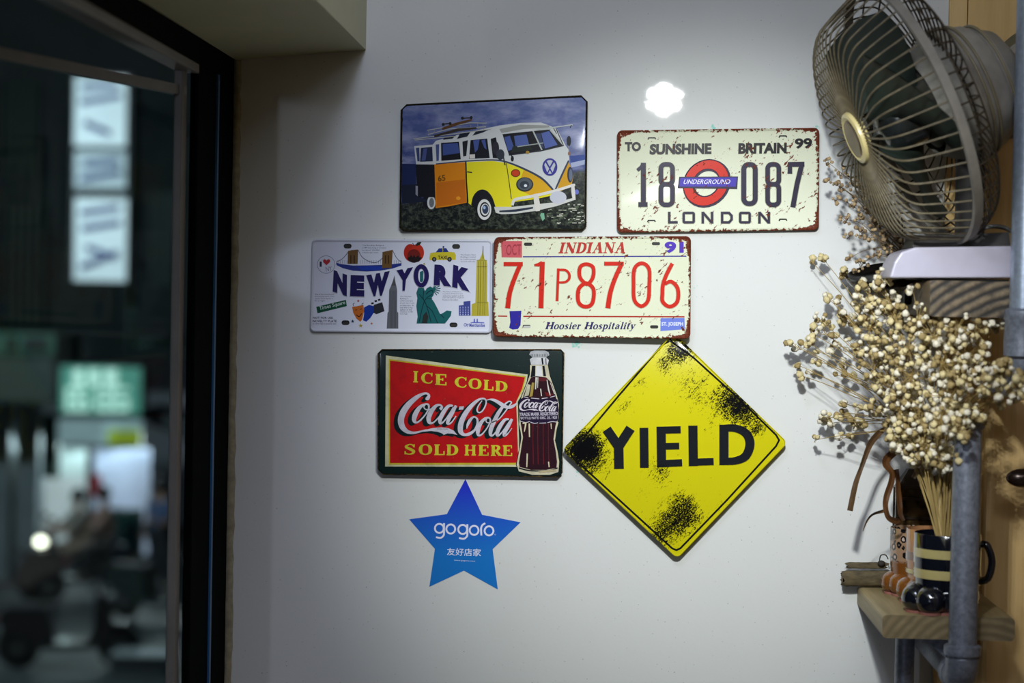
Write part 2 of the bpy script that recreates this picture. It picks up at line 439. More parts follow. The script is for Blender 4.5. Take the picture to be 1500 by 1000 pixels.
    def text(s, body, quad, col, bold=0, z=None, side=None, bev=0, tight=True):
        """quad = TL, TR, BR, BL in this art's pixels; the letters fill it"""
        cu = bpy.data.curves.new('txt', 'FONT'); cu.body = body; cu.offset = bold; cu.resolution_u = 2 if abs(quad[2][1]-quad[0][1])/s.o[2] < 14 else 4
        if side is not None: cu.extrude = .02; cu.bevel_depth = bev; cu.bevel_resolution = 0
        ob = bpy.data.objects.new('txt', cu); COL.objects.link(ob)
        dg = bpy.context.evaluated_depsgraph_get(); me = ob.evaluated_get(dg).to_mesh()
        vs_ = [v.co.copy() for v in me.vertices]; fs = [list(p.vertices) for p in me.polygons]; nz = [p.normal.z for p in me.polygons]
        x0 = min(v.x for v in vs_); x1 = max(v.x for v in vs_); y0 = min(v.y for v in vs_); y1 = max(v.y for v in vs_)
        zz = [v.z for v in vs_]; z0 = min(zz); z1 = max(zz)
        h = s.lay(z); b = len(s.v)
        for v in vs_:
            fx = (v.x-x0)/(x1-x0); fy = (v.y-y0)/(y1-y0)
            X = (quad[3][0]*(1-fx)+quad[2][0]*fx)*(1-fy)+(quad[0][0]*(1-fx)+quad[1][0]*fx)*fy
            Y = (quad[3][1]*(1-fx)+quad[2][1]*fx)*(1-fy)+(quad[0][1]*(1-fx)+quad[1][1]*fx)*fy
            hh = h if (side is None or z1-z0 < 1e-6) else max(0, (v.z-z0)/(z1-z0))*h
            s.vert(X, Y, hh)
        for q, k in zip(fs, nz):
            if side is not None and k < -.5: continue
            s.f.append([b+i for i in q]); s.c.append(lin(col if (side is None or k > .9) else side))
        COL.objects.unlink(ob); bpy.data.objects.remove(ob); bpy.data.curves.remove(cu)
        return s
    def serif(s, body, quad, col, gap=.12, z=None):
        lay = []; x = 0
        for ch in body:
            if ch == ' ': x += .45; continue
            W, st = SER[ch]; lay.append((x, st)); x += W+gap
        tot = x-gap
        def mp(p):
            fx = p[0]/tot; fy = p[1]
            X = (quad[0][0]*(1-fx)+quad[1][0]*fx)*(1-fy)+(quad[3][0]*(1-fx)+quad[2][0]*fx)*fy
            Y = (quad[0][1]*(1-fx)+quad[1][1]*fx)*(1-fy)+(quad[3][1]*(1-fx)+quad[2][1]*fx)*fy
            return X, Y
        tmp = Art(s.s, 'x', 0, 0, 1, 0)
        for x0, st in lay:
            for pts, w, sm in st:
                pp_ = [(p[0]+x0, p[1], p[2] if len(p) > 2 else w) for p in pts]
                if sm: pp_ = spline(pp_, 5, sm == 2)
                n = len(pp_); A = []; B = []
                for i in range(n):
                    a = pp_[(i-1) % n if sm == 2 else max(i-1, 0)]; c = pp_[(i+1) % n if sm == 2 else min(i+1, n-1)]
                    t = Vector((c[0]-a[0], c[1]-a[1])).normalized(); hw = pp_[i][2]/2; b = pp_[i]
                    A.append(mp((b[0]-t.y*hw, b[1]+t.x*hw))); B.append(mp((b[0]+t.y*hw, b[1]-t.x*hw)))
                s.strip(A, B, col, z, sm == 2)
        return s
    def go(s, label=None):
        if not s.v: return None
        o = link(s.name, s.v, s.f, s.s.m, s.s.root, uv=s.uv, col=s.c, label=label)
        if s.name == 'small_print': o['kind'] = 'stuff'
        return o
T_, t_ = .24, .1
SER = {
 'I': (.45, [(((.225, 0), (.225, 1)), T_, 0), (((.02, .05), (.43, .05)), t_, 0), (((.02, .95), (.43, .95)), t_, 0)]),
 'C': (.85, [(((.80, .30, .07), (.72, .13, .09), (.5, .05, .1), (.25, .17, .18), (.13, .5, .26), (.25, .83, .18), (.5, .95, .1), (.72, .9, .1), (.83, .72, .08)), t_, 1), (((.80, .02), (.80, .34)), .07, 0)]),
 'E': (.75, [(((.2, 0), (.2, 1)), T_, 0), (((.03, .05), (.72, .05)), t_, 0), (((.2, .48), (.5, .48)), t_, 0), (((.03, .95), (.74, .95)), t_, 0), (((.68, .02), (.68, .28)), .08, 0), (((.5, .35), (.5, .61)), .07, 0), (((.7, .7), (.7, .98)), .08, 0)]),
 'O': (.9, [(((.45, .05, .1), (.7, .17, .18), (.78, .5, .25), (.7, .83, .18), (.45, .95, .1), (.2, .83, .18), (.12, .5, .25), (.2, .17, .18)), t_, 2)]),
 'L': (.74, [(((.2, 0), (.2, 1)), T_, 0), (((.03, .05), (.4, .05)), t_, 0), (((.03, .95), (.72, .95)), t_, 0), (((.69, .62), (.69, .98)), .09, 0)]),
 'D': (.86, [(((.2, 0), (.2, 1)), T_, 0), (((.03, .05, .1), (.4, .05, .1), (.65, .2, .2), (.73, .5, .25), (.65, .8, .2), (.4, .95, .1), (.03, .95, .1)), t_, 1)]),
 'S': (.66, [(((.56, .3, .07), (.5, .12, .1), (.32, .05, .1), (.13, .18, .15), (.15, .34, .2), (.35, .49, .23), (.53, .66, .2), (.5, .86, .15), (.3, .95, .1), (.1, .88, .1), (.05, .7, .07)), t_, 1), (((.57, .03), (.57, .32)), .07, 0), (((.05, .66), (.05, .97)), .07, 0)]),
 'H': (.98, [(((.2, 0), (.2, 1)), T_, 0), (((.78, 0), (.78, 1)), T_, 0), (((.2, .5), (.78, .5)), t_, 0)] + [(((a, b), (a+.36, b)), t_, 0) for a in (.02, .6) for b in (.05, .95)]),
 'R': (.92, [(((.2, 0), (.2, 1)), T_, 0), (((.03, .05, .1), (.4, .05, .1), (.6, .14, .2), (.62, .3, .24), (.5, .46, .15), (.2, .5, .1)), t_, 1), (((.42, .5), (.72, .96)), .22, 0), (((.03, .95), (.4, .95)), t_, 0), (((.6, .95), (.9, .95)), t_, 0)]),
 'N': (.92, [(((.16, 0), (.16, 1)), .09, 0), (((.76, 0), (.76, 1)), .09, 0), (((.12, .03), (.78, .97)), .24, 0), (((0, .04), (.3, .04)), .08, 0), (((.6, .04), (.92, .04)), .08, 0), (((0, .96), (.32, .96)), .08, 0)]),
 'A': (.92, [(((.44, .03), (.15, .95)), .09, 0), (((.44, .0), (.73, .97)), .24, 0), (((.25, .62), (.62, .62)), .08, 0), (((0, .96), (.3, .96)), .08, 0), (((.53, .96), (.92, .96)), .08, 0)]),
}
st_ = lambda x, y0=.35, y1=1: (((x, y0), (x, y1)), .17, 0)
sf_ = lambda a, b, y: (((a, y), (b, y)), .07, 0)
SER.update({
 'o': (.6, [(((.3, .36, .08), (.47, .48, .14), (.51, .68, .18), (.46, .88, .14), (.3, .99, .08), (.13, .88, .14), (.09, .68, .18), (.13, .48, .14)), .1, 2)]),
 's': (.48, [(((.4, .5, .06), (.33, .39, .08), (.2, .39, .09), (.1, .5, .14), (.24, .65, .18), (.38, .8, .16), (.32, .95, .09), (.16, .96, .08), (.06, .82, .06)), .1, 1)]),
 'i': (.34, [st_(.18), sf_(.04, .26, .38), sf_(.04, .34, .97), (((.18, .06), (.18, .22)), .17, 0)]),
 'e': (.54, [(((.09, .66, .07), (.45, .66, .07), (.44, .46, .13), (.28, .38, .08), (.13, .5, .15), (.1, .7, .18), (.16, .9, .14), (.3, .97, .09), (.46, .86, .06)), .1, 1)]),
 'r': (.46, [st_(.17), sf_(.03, .24, .38), sf_(.03, .33, .97), (((.2, .56, .07), (.3, .42, .1), (.43, .46, .16)), .1, 1)]),
 'p': (.62, [st_(.17, .36, 1.3), sf_(.03, .24, .38), sf_(.03, .33, 1.3), (((.2, .5, .07), (.34, .4, .1), (.5, .5, .15), (.54, .68, .18), (.49, .87, .15), (.34, .98, .09), (.2, .9, .07)), .1, 1)]),
 't': (.4, [st_(.17, .12, .88), sf_(.03, .36, .39), (((.17, .86, .16), (.24, .97, .1), (.37, .9, .06)), .1, 1)]),
 'a': (.58, [st_(.42, .42, .95), (((.12, .5, .1), (.2, .39, .09), (.34, .39, .1), (.42, .52, .14)), .1, 1), (((.42, .62, .07), (.2, .68, .12), (.11, .82, .17), (.18, .95, .12), (.32, .93, .07), (.42, .84, .06)), .1, 1), (((.42, .9, .12), (.54, .95, .07)), .1, 0)]),
 'l': (.34, [st_(.18, .0), sf_(.04, .26, .04), sf_(.04, .34, .97)]),
 'y': (.6, [(((.12, .38), (.33, .95)), .18, 0), (((.5, .38, .07), (.33, .95, .07), (.22, 1.22, .08), (.06, 1.24, .12)), .07, 1), sf_(.0, .26, .38), sf_(.38, .62, .38)]),
})
# sign enamel: print colour from the mesh, wear from noise in the plate's own coordinates
def sign_mat(name, rough=.3, metal=0.0, rust=None, grime=None, coat=.5, picture=None, rustcol=((96, 44, 34), (140, 84, 62))):
    coat *= .08
    def mk(W, H):
        t = NT(name)
        at = t.n('ShaderNodeVertexColor', layer_name='print'); uv = t.n('ShaderNodeUVMap', uv_map='plate').outputs[0]
        sep = t.n('ShaderNodeSeparateXYZ'); t.L(uv, sep.inputs[0]); u, v = sep.outputs[0], sep.outputs[1]
        c = at.outputs[0]
        if picture: c = picture(t, uv, u, v, W, H, c)
        fine = t.noise(uv, 900, 3, .6); c = t.mix(t.math('MULTIPLY', t.ramp(fine, .35, .75), .10), c, (.25, .25, .25))
        ro = rough
        if rust:
            eu = t.math('SUBTRACT', W/2, t.math('ABSOLUTE', u)); ev = t.math('SUBTRACT', H/2, t.math('ABSOLUTE', v))
            e = t.math('MINIMUM', eu, ev)
            e2 = t.math('ADD', eu, ev)
            near = t.ramp(e, rust.get('w', .012), 0); cor = t.ramp(e2, rust.get('cw', .05), .008)
            n1 = t.noise(uv, rust.get('s', 190), 5, .62); n2 = t.noise(uv, 60, 2, .5)
            q = t.math('ADD', t.math('MULTIPLY', near, rust.get('k', .42)), t.math('MULTIPLY', cor, rust.get('kc', .14)))
            q = t.math('ADD', q, t.math('ADD', t.math('MULTIPLY', n1, .75), t.math('MULTIPLY', n2, .25)))
            # scratches along a diagonal
            n3 = t.math('ADD', t.math('MULTIPLY', t.noise(uv, 120, 4, .65, (1, 2.0, 1), -.8), .6), t.math('MULTIPLY', t.noise(uv, 24, 2, .5, (1, 1.8, 1), -.8), .4))
            q = t.math('MAXIMUM', q, t.math('ADD', n3, rust.get('sc', -.02)))
            msk = t.ramp(q, rust.get('t', .70), rust.get('t', .70)+.018)
            rc_ = t.mix(t.ramp(t.noise(uv, 400, 3), .3, .7), lin(rustcol[0]), lin(rustcol[1]))
            c = t.mix(msk, c, rc_); ro = t.math('ADD', rough, t.math('MULTIPLY', msk, .35))
        if grime: c, ro = grime(t, uv, u, v, W, H, c, ro)
        gm = t.n('ShaderNodeGamma'); t.L(c, gm.inputs[0]); gm.inputs[1].default_value = 1.22; c = gm.outputs[0]
        t.set(Base_Color=c, Roughness=ro if isinstance(ro, bpy.types.NodeSocket) else ro+.12, Metallic=metal, Specular_IOR_Level=.07, Coat_Weight=coat, Coat_Roughness=.08)
        x = t.n('ShaderNodeBump'); x.inputs['Strength'].default_value = .03; x.inputs['Distance'].default_value = .0008
        t.L(t.noise(uv, 35, 2), x.inputs['Height']); t.L(x.outputs[0], t.b.inputs['Normal']); t.L(x.outputs[0], t.b.inputs['Coat Normal'])
        return t.m
    return mk

# ---- van sign
def pic_van(t, uv, u, v, W, H, c):
    n = t.noise(uv, 16, 5, .6, (1, 2.2, 1)); g1 = t.noise(uv, 130, 4, .7)
    up = t.ramp(v, -.03, .10)
    sky = t.mix(up, lin((28, 52, 120)), lin((108, 122, 168)))
    sky = t.mix(t.math('MULTIPLY', t.ramp(n, .42, .66), .7), sky, lin((176, 180, 204)))
    sky = t.mix(t.math('MULTIPLY', t.ramp(t.noise(uv, 22, 3), .55, .7), .5), sky, lin((52, 72, 146)))
    gd = t.mix(t.ramp(g1, .45, .68), lin((20, 26, 26)), lin((92, 100, 84)))
    hz = t.math('ADD', v, t.math('MULTIPLY', t.math('SUBTRACT', t.noise(uv, 30, 3), .5), .02))
    hz = t.math('SUBTRACT', hz, t.math('MULTIPLY', u, .168))
    ground = t.mix(t.ramp(hz, -.036, -.030), gd, sky)
    # colour marker: base grey (exactly the plate's) -> picture, art keeps its own colour
    sepc = t.n('ShaderNodeSeparateColor'); t.L(c, sepc.inputs[0])
    isbase = t.math('MULTIPLY', t.math('GREATER_THAN', sepc.outputs[2], .9), t.math('LESS_THAN', sepc.outputs[0], .01))
    return t.mix(isbase, c, ground)
S = Sign('tin_sign', 'tin picture sign of a yellow and white camper van under a blue sky', 'sign',
         [(587, 153), (861, 139), (859, 338), (585, 339)], .010, [.006, .010, .009, .006], .003,
         sign_mat('van_sign_enamel', .3, rust=dict(w=.006, cw=.022, k=.5, kc=.12, t=.80, sc=-.2, s=150), picture=pic_van, rustcol=((22, 22, 18), (78, 70, 50))),
         (0, 0, 255), 'tin signs on the white wall', cham=True, rimcol=(34, 36, 32), bead=.001)
A = S.art('sea_picture', 560, 120, 4.347); K = A.poly
K([(125, 520), (215, 522), (215, 650), (125, 655)], (30, 48, 96), 1); K([(125, 655), (222, 650), (222, 720), (300, 760), (125, 775)], (28, 38, 62), 1)
K([(1195, 470), (1290, 462), (1290, 500), (1198, 520)], (60, 84, 150), 1); K([(1200, 515), (1290, 495), (1288, 525), (1205, 545)], (168, 176, 200), 1)
rr_ = random.Random(5)
for i in range(70):
    x = rr_.uniform(1040, 1285); y = rr_.uniform(780, 900); A.stroke([(x, y), (x+rr_.uniform(8, 30), y+rr_.uniform(-6, 6))], rr_.uniform(3, 8), (186, 186, 172) if i % 2 else (96, 108, 84), 2)
for i in range(50):
    x = rr_.uniform(130, 1000); y = rr_.uniform(800, 920); A.stroke([(x, y), (x+rr_.uniform(8, 24), y+rr_.uniform(-4, 4))], rr_.uniform(2, 5), (74, 80, 70), 2)
K([(1010, 835), (1030, 835), (1035, 870), (1020, 885), (1005, 850)], (130, 178, 150), 2)
A.go()
A = S.art('van_picture', 560, 120, 4.347); K = A.poly
W_ = (206, 208, 206); DK = (18, 22, 34); Y1 = (224, 214, 36); OR = (214, 140, 10)
A.ell(290, 760, 34, 46, DK, 1); A.ell(312, 768, 26, 42, W_, 2); A.ell(314, 768, 16, 30, (120, 124, 128), 3)
K([(212, 520), (340, 520), (345, 735), (222, 732)], DK, 2); K([(212, 660), (226, 662), (226, 728), (212, 715)], (150, 150, 160), 3)
K([(203, 408), (322, 398), (342, 374), (470, 340), (560, 318), (640, 300), (745, 277), (880, 260), (1010, 258), (1066, 278), (1112, 300), (1166, 402), (1187, 432), (1190, 500), (1150, 600), (1105, 700), (830, 700), (540, 640), (335, 525), (215, 524)], W_, 3)
K([(745, 300), (880, 272), (1060, 276), (1068, 290), (900, 300), (760, 325)], (164, 166, 160), 4)
K([(535, 510), (700, 503), (790, 515), (900, 556), (1000, 607), (1060, 648), (1087, 692), (1090, 720), (980, 745), (830, 765), (822, 795), (705, 800), (690, 735), (650, 702), (605, 697), (580, 730), (570, 788), (548, 770), (540, 640)], Y1, 4)
K([(900, 560), (1000, 610), (1060, 650), (1085, 692), (980, 740), (900, 700), (880, 620)], (216, 172, 18), 5)
K([(1108, 695), (1140, 610), (1185, 508), (1200, 540), (1216, 600), (1206, 655), (1130, 700)], (206, 160, 14), 5)
K([(332, 524), (532, 510), (538, 768), (420, 792), (340, 802)], OR, 5)
K([(345, 640), (525, 620), (534, 765), (345, 795)], (196, 116, 10), 6)
A.stroke([(532, 500), (536, 640), (545, 765)], 9, DK, 7); A.stroke([(790, 517), (808, 640), (822, 745)], 5, (70, 60, 20), 7)
A.stroke([(540, 572), (572, 576)], 7, (60, 60, 50), 7)
A.stroke([(342, 522, 7), (530, 504, 7), (700, 496, 8), (790, 509, 10), (900, 552, 12), (1010, 610, 13), (1075, 672, 12), (1092, 695, 8)], 8, (66, 74, 96), 8, smooth=4)
A.stroke([(1100, 690, 10), (1140, 600, 12), (1187, 500, 10)], 8, (66, 74, 96), 8, smooth=4)
# windows
K([(214, 420), (236, 418), (238, 505), (224, 506)], (70, 84, 128), 6); K([(245, 420), (318, 412), (322, 505), (240, 508)], (44, 54, 84), 6); K([(262, 425), (285, 423), (275, 500), (250, 502)], (84, 98, 146), 7)
K([(340, 398), (362, 396), (360, 500), (345, 505)], (84, 98, 146), 6)
K([(374, 388), (488, 380), (500, 492), (376, 502)], DK, 6); K([(384, 395), (480, 388), (492, 452), (386, 468)], (74, 92, 150), 7)
K([(510, 380), (545, 370), (535, 470), (515, 475)], (36, 40, 48), 6)
K([(562, 370), (668, 360), (684, 484), (552, 490)], DK, 6); K([(578, 372), (620, 366), (608, 430), (590, 450)], (80, 98, 156), 7); K([(630, 372), (655, 366), (664, 430), (650, 420)], (80, 98, 156), 7); K([(555, 462), (590, 460), (590, 486), (555, 488)], (214, 208, 200), 7)
K([(690, 362), (724, 352), (745, 470), (735, 486), (704, 484)], DK, 6); A.ell(722, 420, 22, 42, (52, 48, 62), 7)
K([(765, 332), (960, 312), (1068, 302), (1154, 404), (1012, 434), (806, 464)], DK, 6)
K([(776, 352), (812, 342), (842, 424), (802, 440)], (82, 100, 158), 7); K([(838, 344), (918, 334), (935, 400), (850, 412)], (92, 110, 166), 7); K([(960, 330), (1008, 326), (1030, 425), (1012, 410)], (70, 82, 110), 7); K([(1012, 326), (1062, 312), (1116, 400), (1036, 424)], (96, 114, 172), 7)
K([(830, 410), (935, 402), (960, 430), (820, 452)], (40, 50, 44), 7)
A.stroke([(960, 312), (1018, 436)], 9, (186, 190, 186), 8); A.stroke([(1068, 304), (1156, 405)], 9, (186, 190, 186), 8); A.stroke([(1108, 300), (1152, 400)], 5, DK, 9)
A.stroke([(860, 412), (1025, 388)], 6, (170, 176, 170), 8); A.stroke([(806, 466), (1012, 438), (1156, 404)], 7, (40, 44, 60), 8)
for q in ([(398, 350), (470, 338), (448, 360), (386, 368)], [(494, 330), (562, 318), (540, 348), (476, 362)], [(594, 316), (690, 298), (640, 322), (574, 342)]): K(q, (34, 42, 60), 6)
# rack and boards
for q in ([(198, 362), (460, 330), (692, 300)], [(205, 370), (470, 345)], [(285, 308), (560, 260), (665, 262)], [(290, 335), (420, 300), (660, 285)]): A.stroke(q, 5, (186, 186, 180), 8)
for x in (292, 330, 480, 560, 606, 640): A.stroke([(x, 262+(640-x)*.13), (x+6, 330-(x-292)*.08)], 4, (150, 150, 140), 8)
A.stroke([(330, 345, 14), (480, 305, 18), (600, 292, 10)], 12, (70, 60, 50), 9); A.stroke([(382, 298, 14), (470, 268, 18), (570, 240, 10)], 12, (112, 78, 44), 10)
for x, y in ((388, 270), (432, 264), (510, 230), (566, 226)): A.ell(x, y, 9, 9, (24, 40, 44), 11)
A.stroke([(505, 232), (570, 226)], 6, (60, 50, 44), 11); A.stroke([(385, 268), (438, 262)], 6, (60, 50, 44), 11)
A.stroke([(984, 302), (1100, 288), (1212, 272)], 7, (196, 200, 196), 10); A.stroke([(1090, 292), (1110, 330)], 4, DK, 10); A.stroke([(1205, 274), (1196, 292)], 5, DK, 10)
A.ell(1188, 376, 14, 33, (36, 42, 48), 10); A.stroke([(1186, 405), (1192, 470)], 5, (150, 150, 150), 10); A.ell(1190, 455, 8, 12, (150, 110, 90), 11)
A.stroke([(815, 440), (826, 480)], 6, DK, 10); A.ell(828, 488, 10, 18, DK, 10); A.ell(925, 448, 12, 10, (170, 140, 60), 10); A.stroke([(770, 470), (782, 530)], 8, (60, 66, 70), 10)
A.ell(752, 462, 26, 34, (60, 66, 76), 9)
A.ell(849, 580, 30, 25, (112, 60, 20), 9); A.ell(849, 580, 24, 20, (200, 74, 22), 10)
A.ell(907, 652, 55, 46, (60, 60, 56), 9); A.ell(907, 650, 46, 39, (96, 104, 110), 10); A.ell(905, 655, 30, 25, (60, 70, 80), 11); A.ell(912, 660, 10, 9, (220, 226, 230), 12)
A.ell(1196, 590, 18, 50, (56, 60, 74), 9); A.ell(1200, 592, 11, 38, (110, 120, 140), 10)
A.text('65', [(352, 596), (400, 588), (404, 628), (356, 636)], (120, 84, 12), .02, 9)
A.ell(484, 740, 14, 12, (226, 160, 40), 9); A.ell(1238, 700, 14, 16, (110, 120, 190), 6)
# wheel and bumpers
A.stroke([(577, 786, 24), (590, 730, 22), (622, 696, 18), (660, 700, 18), (692, 740, 20), (712, 800, 20)], 18, DK, 9, smooth=5)
A.ell(646, 772, 62, 74, DK, 8); A.ell(650, 810, 54, 76, (26, 28, 32), 10); A.ell(650, 812, 44, 66, (214, 214, 210), 11); A.ell(652, 812, 32, 48, (30, 32, 40), 12); A.ell(654, 812, 26, 38, (214, 214, 210), 13); A.ell(656, 810, 20, 30, (64, 76, 100), 14); A.ell(650, 800, 8, 10, (170, 190, 220), 15)
A.stroke([(828, 785, 18), (838, 755, 18), (870, 742, 18), (980, 722, 18), (1110, 690, 18), (1205, 660, 16), (1228, 655, 14)], 18, (218, 216, 208), 10, smooth=3)
K([(712, 795), (830, 795), (962, 780), (1110, 765), (1228, 735), (1222, 752), (1110, 790), (980, 820), (850, 838), (760, 842), (722, 832)], (206, 206, 200), 10)
A.stroke([(745, 824, 10), (850, 818, 16), (960, 800, 12)], 14, (52, 62, 80), 11, smooth=3)
A.stroke([(975, 712, 30), (985, 770, 36), (990, 822, 26)], 30, (216, 212, 204), 12, smooth=3); A.stroke([(1212, 648, 18), (1216, 700, 24), (1222, 752, 18)], 22, (210, 208, 202), 12, smooth=3)
A.ell(1120, 735, 53, 40, (196, 198, 206), 12)
# badge on the nose
A.ell(1067, 541, 48, 56, (66, 64, 150), 12, ring=11); A.ell(1067, 541, 36, 44, (190, 194, 200), 11)
BL = (66, 64, 150)
A.stroke([(1038, 500), (1066, 548), (1094, 500)], 11, BL, 13); A.stroke([(1026, 530), (1050, 585), (1067, 552), (1085, 585), (1108, 530)], 11, BL, 14)
A.go()

# ---- London plate
def chips(name, w, cw, k, kc, t_, sc): return sign_mat(name, .32, rust=dict(w=w, cw=cw, k=k, kc=kc, t=t_, sc=sc))
S = Sign('licence_plate', 'cream rusty plate lettered SUNSHINE BRITAIN and LONDON with a red roundel', 'plate',
         [(904, 191), (1200, 187), (1199, 337), (904, 341)], .011, .008, .0035, chips('roundel_plate_enamel', .008, .045, .27, .19, .690, .105),
         (214, 216, 194), 'tin signs on the white wall', bead=.0018)
CB = (214, 216, 194); NV = (62, 56, 78)
a = dict(side=CB, sp=4)
A = S.art('lettering', 890, 170, 4.6875, .0009)
def quad(x0, y0, x1, y1, s=0): return [(x0+s, y0), (x1+s, y0), (x1, y1), (x0, y1)]
BK = (40, 36, 44)
A.text('TO', quad(118, 176, 230, 242), BK, .055, side=CB, bev=.012)
A.go(); A = S.art('lettering', 890, 170, 4.6875, .0009)
A.text('SUNSHINE', [(290, 190), (716, 184), (714, 262), (286, 266)], BK, .055, side=CB, bev=.012)
A.go(); A = S.art('lettering', 890, 170, 4.6875, .0009)
A.text('BRITAIN', [(898, 184), (1232, 180), (1230, 256), (896, 260)], BK, .055, side=CB, bev=.012)
A.go(); A = S.art('lettering', 890, 170, 4.6875, .0009)
A.text('99', [(1284, 152), (1406, 148), (1406, 224), (1284, 226)], BK, .04, side=CB, bev=.012)
A.go(); A = S.art('lettering', 890, 170, 4.6875, .0009)
for i, (ch, x0, x1) in enumerate((('L', 415, 482), ('O', 514, 600), ('N', 645, 726), ('D', 778, 860), ('O', 902, 984), ('N', 1034, 1116))):
    y0, y1 = 656, 738; w = 17; h = w/2
    if ch == 'L': A.stroke([(x0+h, y0), (x0+h, y1-h), (x1, y1-h)], w, NV, **a)
    if ch == 'O': A.rr(x0, y0, x1, y1, 8, w, NV, **a)
    if ch == 'N': A.stroke([(x0+h, y1), (x0+h, y0)], w, NV, **a); A.stroke([(x1-h, y1), (x1-h, y0)], w, NV, **a); A.stroke([(x0+h, y0+4), (x1-h, y1-4)], w, NV, **a)
    if ch == 'D': A.stroke([(x0+h, y0+h), (x1-26, y0+h), (x1-h, y0+28), (x1-h, y1-28), (x1-26, y1-h), (x0+h, y1-h)], w, NV, closed=True, **a)
A.go()
def dig(): return S.art('digit', 890, 170, 4.6875, .0011)
A = dig(); A.stroke([(204, 372, 22), (232, 352, 28), (246, 330, 28)], 26, NV, **a); A.stroke([(246, 320), (246, 610)], 34, NV, **a); A.stroke([(211, 607), (275, 607)], 32, NV, **a); A.go()
for x0, x1 in ((350, 462), (1083, 1192)):
    A = dig(); A.rr(x0, 315, x1, 484, 30, 32, NV, **a); A.rr(x0, 452, x1, 625, 30, 32, NV, **a); A.go()
A = dig(); A.rr(918, 315, 1031, 618, 34, 34, NV, **a); A.go()
A = dig(); A.stroke([(1252, 396), (1252, 318)], 30, NV, **a); A.stroke([(1238, 332), (1352, 330)], 34, NV, **a); A.stroke([(1333, 335), (1300, 470), (1272, 626)], 34, NV, **a); A.go()
A = S.art('roundel', 890, 170, 4.6875, .0007)
A.ell(683, 463, 163, 166, NV, 1, shear=.14, ring=80); A.ell(677, 458, 152, 156, (208, 54, 30), 6, shear=.14, ring=58, side=NV, sp=8)
A.poly([(492, 416), (896, 414), (890, 500), (480, 494)], NV, 8); A.poly([(500, 424), (888, 420), (880, 484), (492, 484)], (84, 70, 178), 9)
A.text('UNDERGROUND', [(530, 434), (848, 434), (838, 466), (518, 466)], (228, 226, 240), .012, 11)
A.go()
for x, y in ((303, 153), (1203, 140), (300, 720), (1203, 712)):
    A = S.art('mounting_slot', 890, 170, 4.6875)
    A.stroke([(x-26, y+8), (x-20, y-4), (x+22, y-4), (x+28, y+6)], 9, (30, 28, 26), 3); A.go()

# ---- New York plate
S = Sign('licence_plate', 'white souvenir plate lettered NEW YORK with bridge, apple, taxi and statue pictures', 'plate',
         [(457, 350), (722, 351), (721, 488), (454, 486)], .005, .008, .004, sign_mat('souvenir_plate_metal', .26, metal=.1, coat=.8),
         (214, 216, 226), 'tin signs on the white wall', bead=.0016)
SV = (216, 218, 228); PU = (38, 26, 96)
A = S.art('bridge_picture', 440, 340, 5.172)
A.poly([(270, 228), (300, 240), (400, 252), (520, 250), (650, 246), (766, 234), (766, 252), (700, 275), (600, 292), (500, 298), (400, 292), (320, 272), (275, 250)], (44, 62, 140), 1)
A.poly([(430, 262), (520, 256), (640, 262), (600, 285), (470, 290)], (30, 70, 170), 2)
A.poly([(360, 142), (385, 136), (438, 131), (434, 240), (358, 240)], (120, 92, 50), 3); A.poly([(622, 150), (700, 133), (692, 270), (618, 272)], (120, 92, 50), 3)
for x in (382, 408, 645, 668): A.stroke([(x, 175), (x, 238)], 9, (74, 48, 26), 4)
for c in ([(272, 225), (320, 200), (362, 150)], [(438, 135), (470, 190), (530, 225), (580, 228), (622, 195)], [(700, 140), (730, 195), (766, 228)]): A.stroke(c, 4, (40, 44, 70), 3, smooth=4)
for x in range(285, 765, 17):
    if 355 < x < 440 or 615 < x < 700: continue
    A.stroke([(x, 212), (x, 240)], 2, (60, 64, 90), 2)
A.go()
A = S.art('apple_picture', 440, 340, 5.172)
A.ell(833, 155, 50, 66, (176, 48, 30), 1); A.ell(885, 155, 52, 66, (186, 56, 32), 2); A.ell(860, 180, 50, 52, (120, 34, 26), 3)
A.poly([(808, 195), (830, 185), (838, 170), (850, 188), (862, 172), (872, 190), (890, 175), (905, 190), (922, 190), (900, 222), (860, 232), (825, 222)], (36, 20, 22), 4)
A.poly([(872, 100), (885, 78), (922, 68), (905, 96), (880, 104)], (20, 48, 36), 4); A.stroke([(862, 102), (850, 82)], 5, (40, 30, 20), 4)
A.go()
A = S.art('taxi_picture', 440, 340, 5.172); TY = (196, 184, 50)
A.poly([(976, 200), (985, 158), (1030, 150), (1120, 148), (1168, 152), (1178, 175), (1176, 210), (980, 212)], TY, 1)
A.poly([(1026, 152), (1050, 122), (1105, 120), (1124, 150)], (40, 62, 130), 2); A.ell(1084, 112, 7, 8, (40, 62, 130), 2); A.stroke([(1078, 120), (1080, 150)], 4, TY, 3)
for x in (1014, 1130): A.ell(x, 205, 17, 18, (24, 24, 26), 3); A.ell(x, 205, 8, 9, (120, 120, 120), 4)
A.text('TAXI', quad(1042, 178, 1112, 204), (20, 24, 30), .02, 4); A.go()
A = S.art('statue_picture', 440, 340, 5.172); TE = (30, 108, 110)
A.poly([(905, 300), (932, 290), (930, 380), (936, 425), (944, 446), (958, 424), (984, 410), (1008, 424), (1014, 450), (1008, 480), (992, 500), (1014, 530), (1040, 580), (1060, 622), (1086, 608), (1110, 592), (1146, 598), (1140, 632), (1115, 668), (1095, 692), (880, 692), (888, 640), (878, 560), (886, 500), (878, 460), (890, 425), (905, 400)], TE, 1)
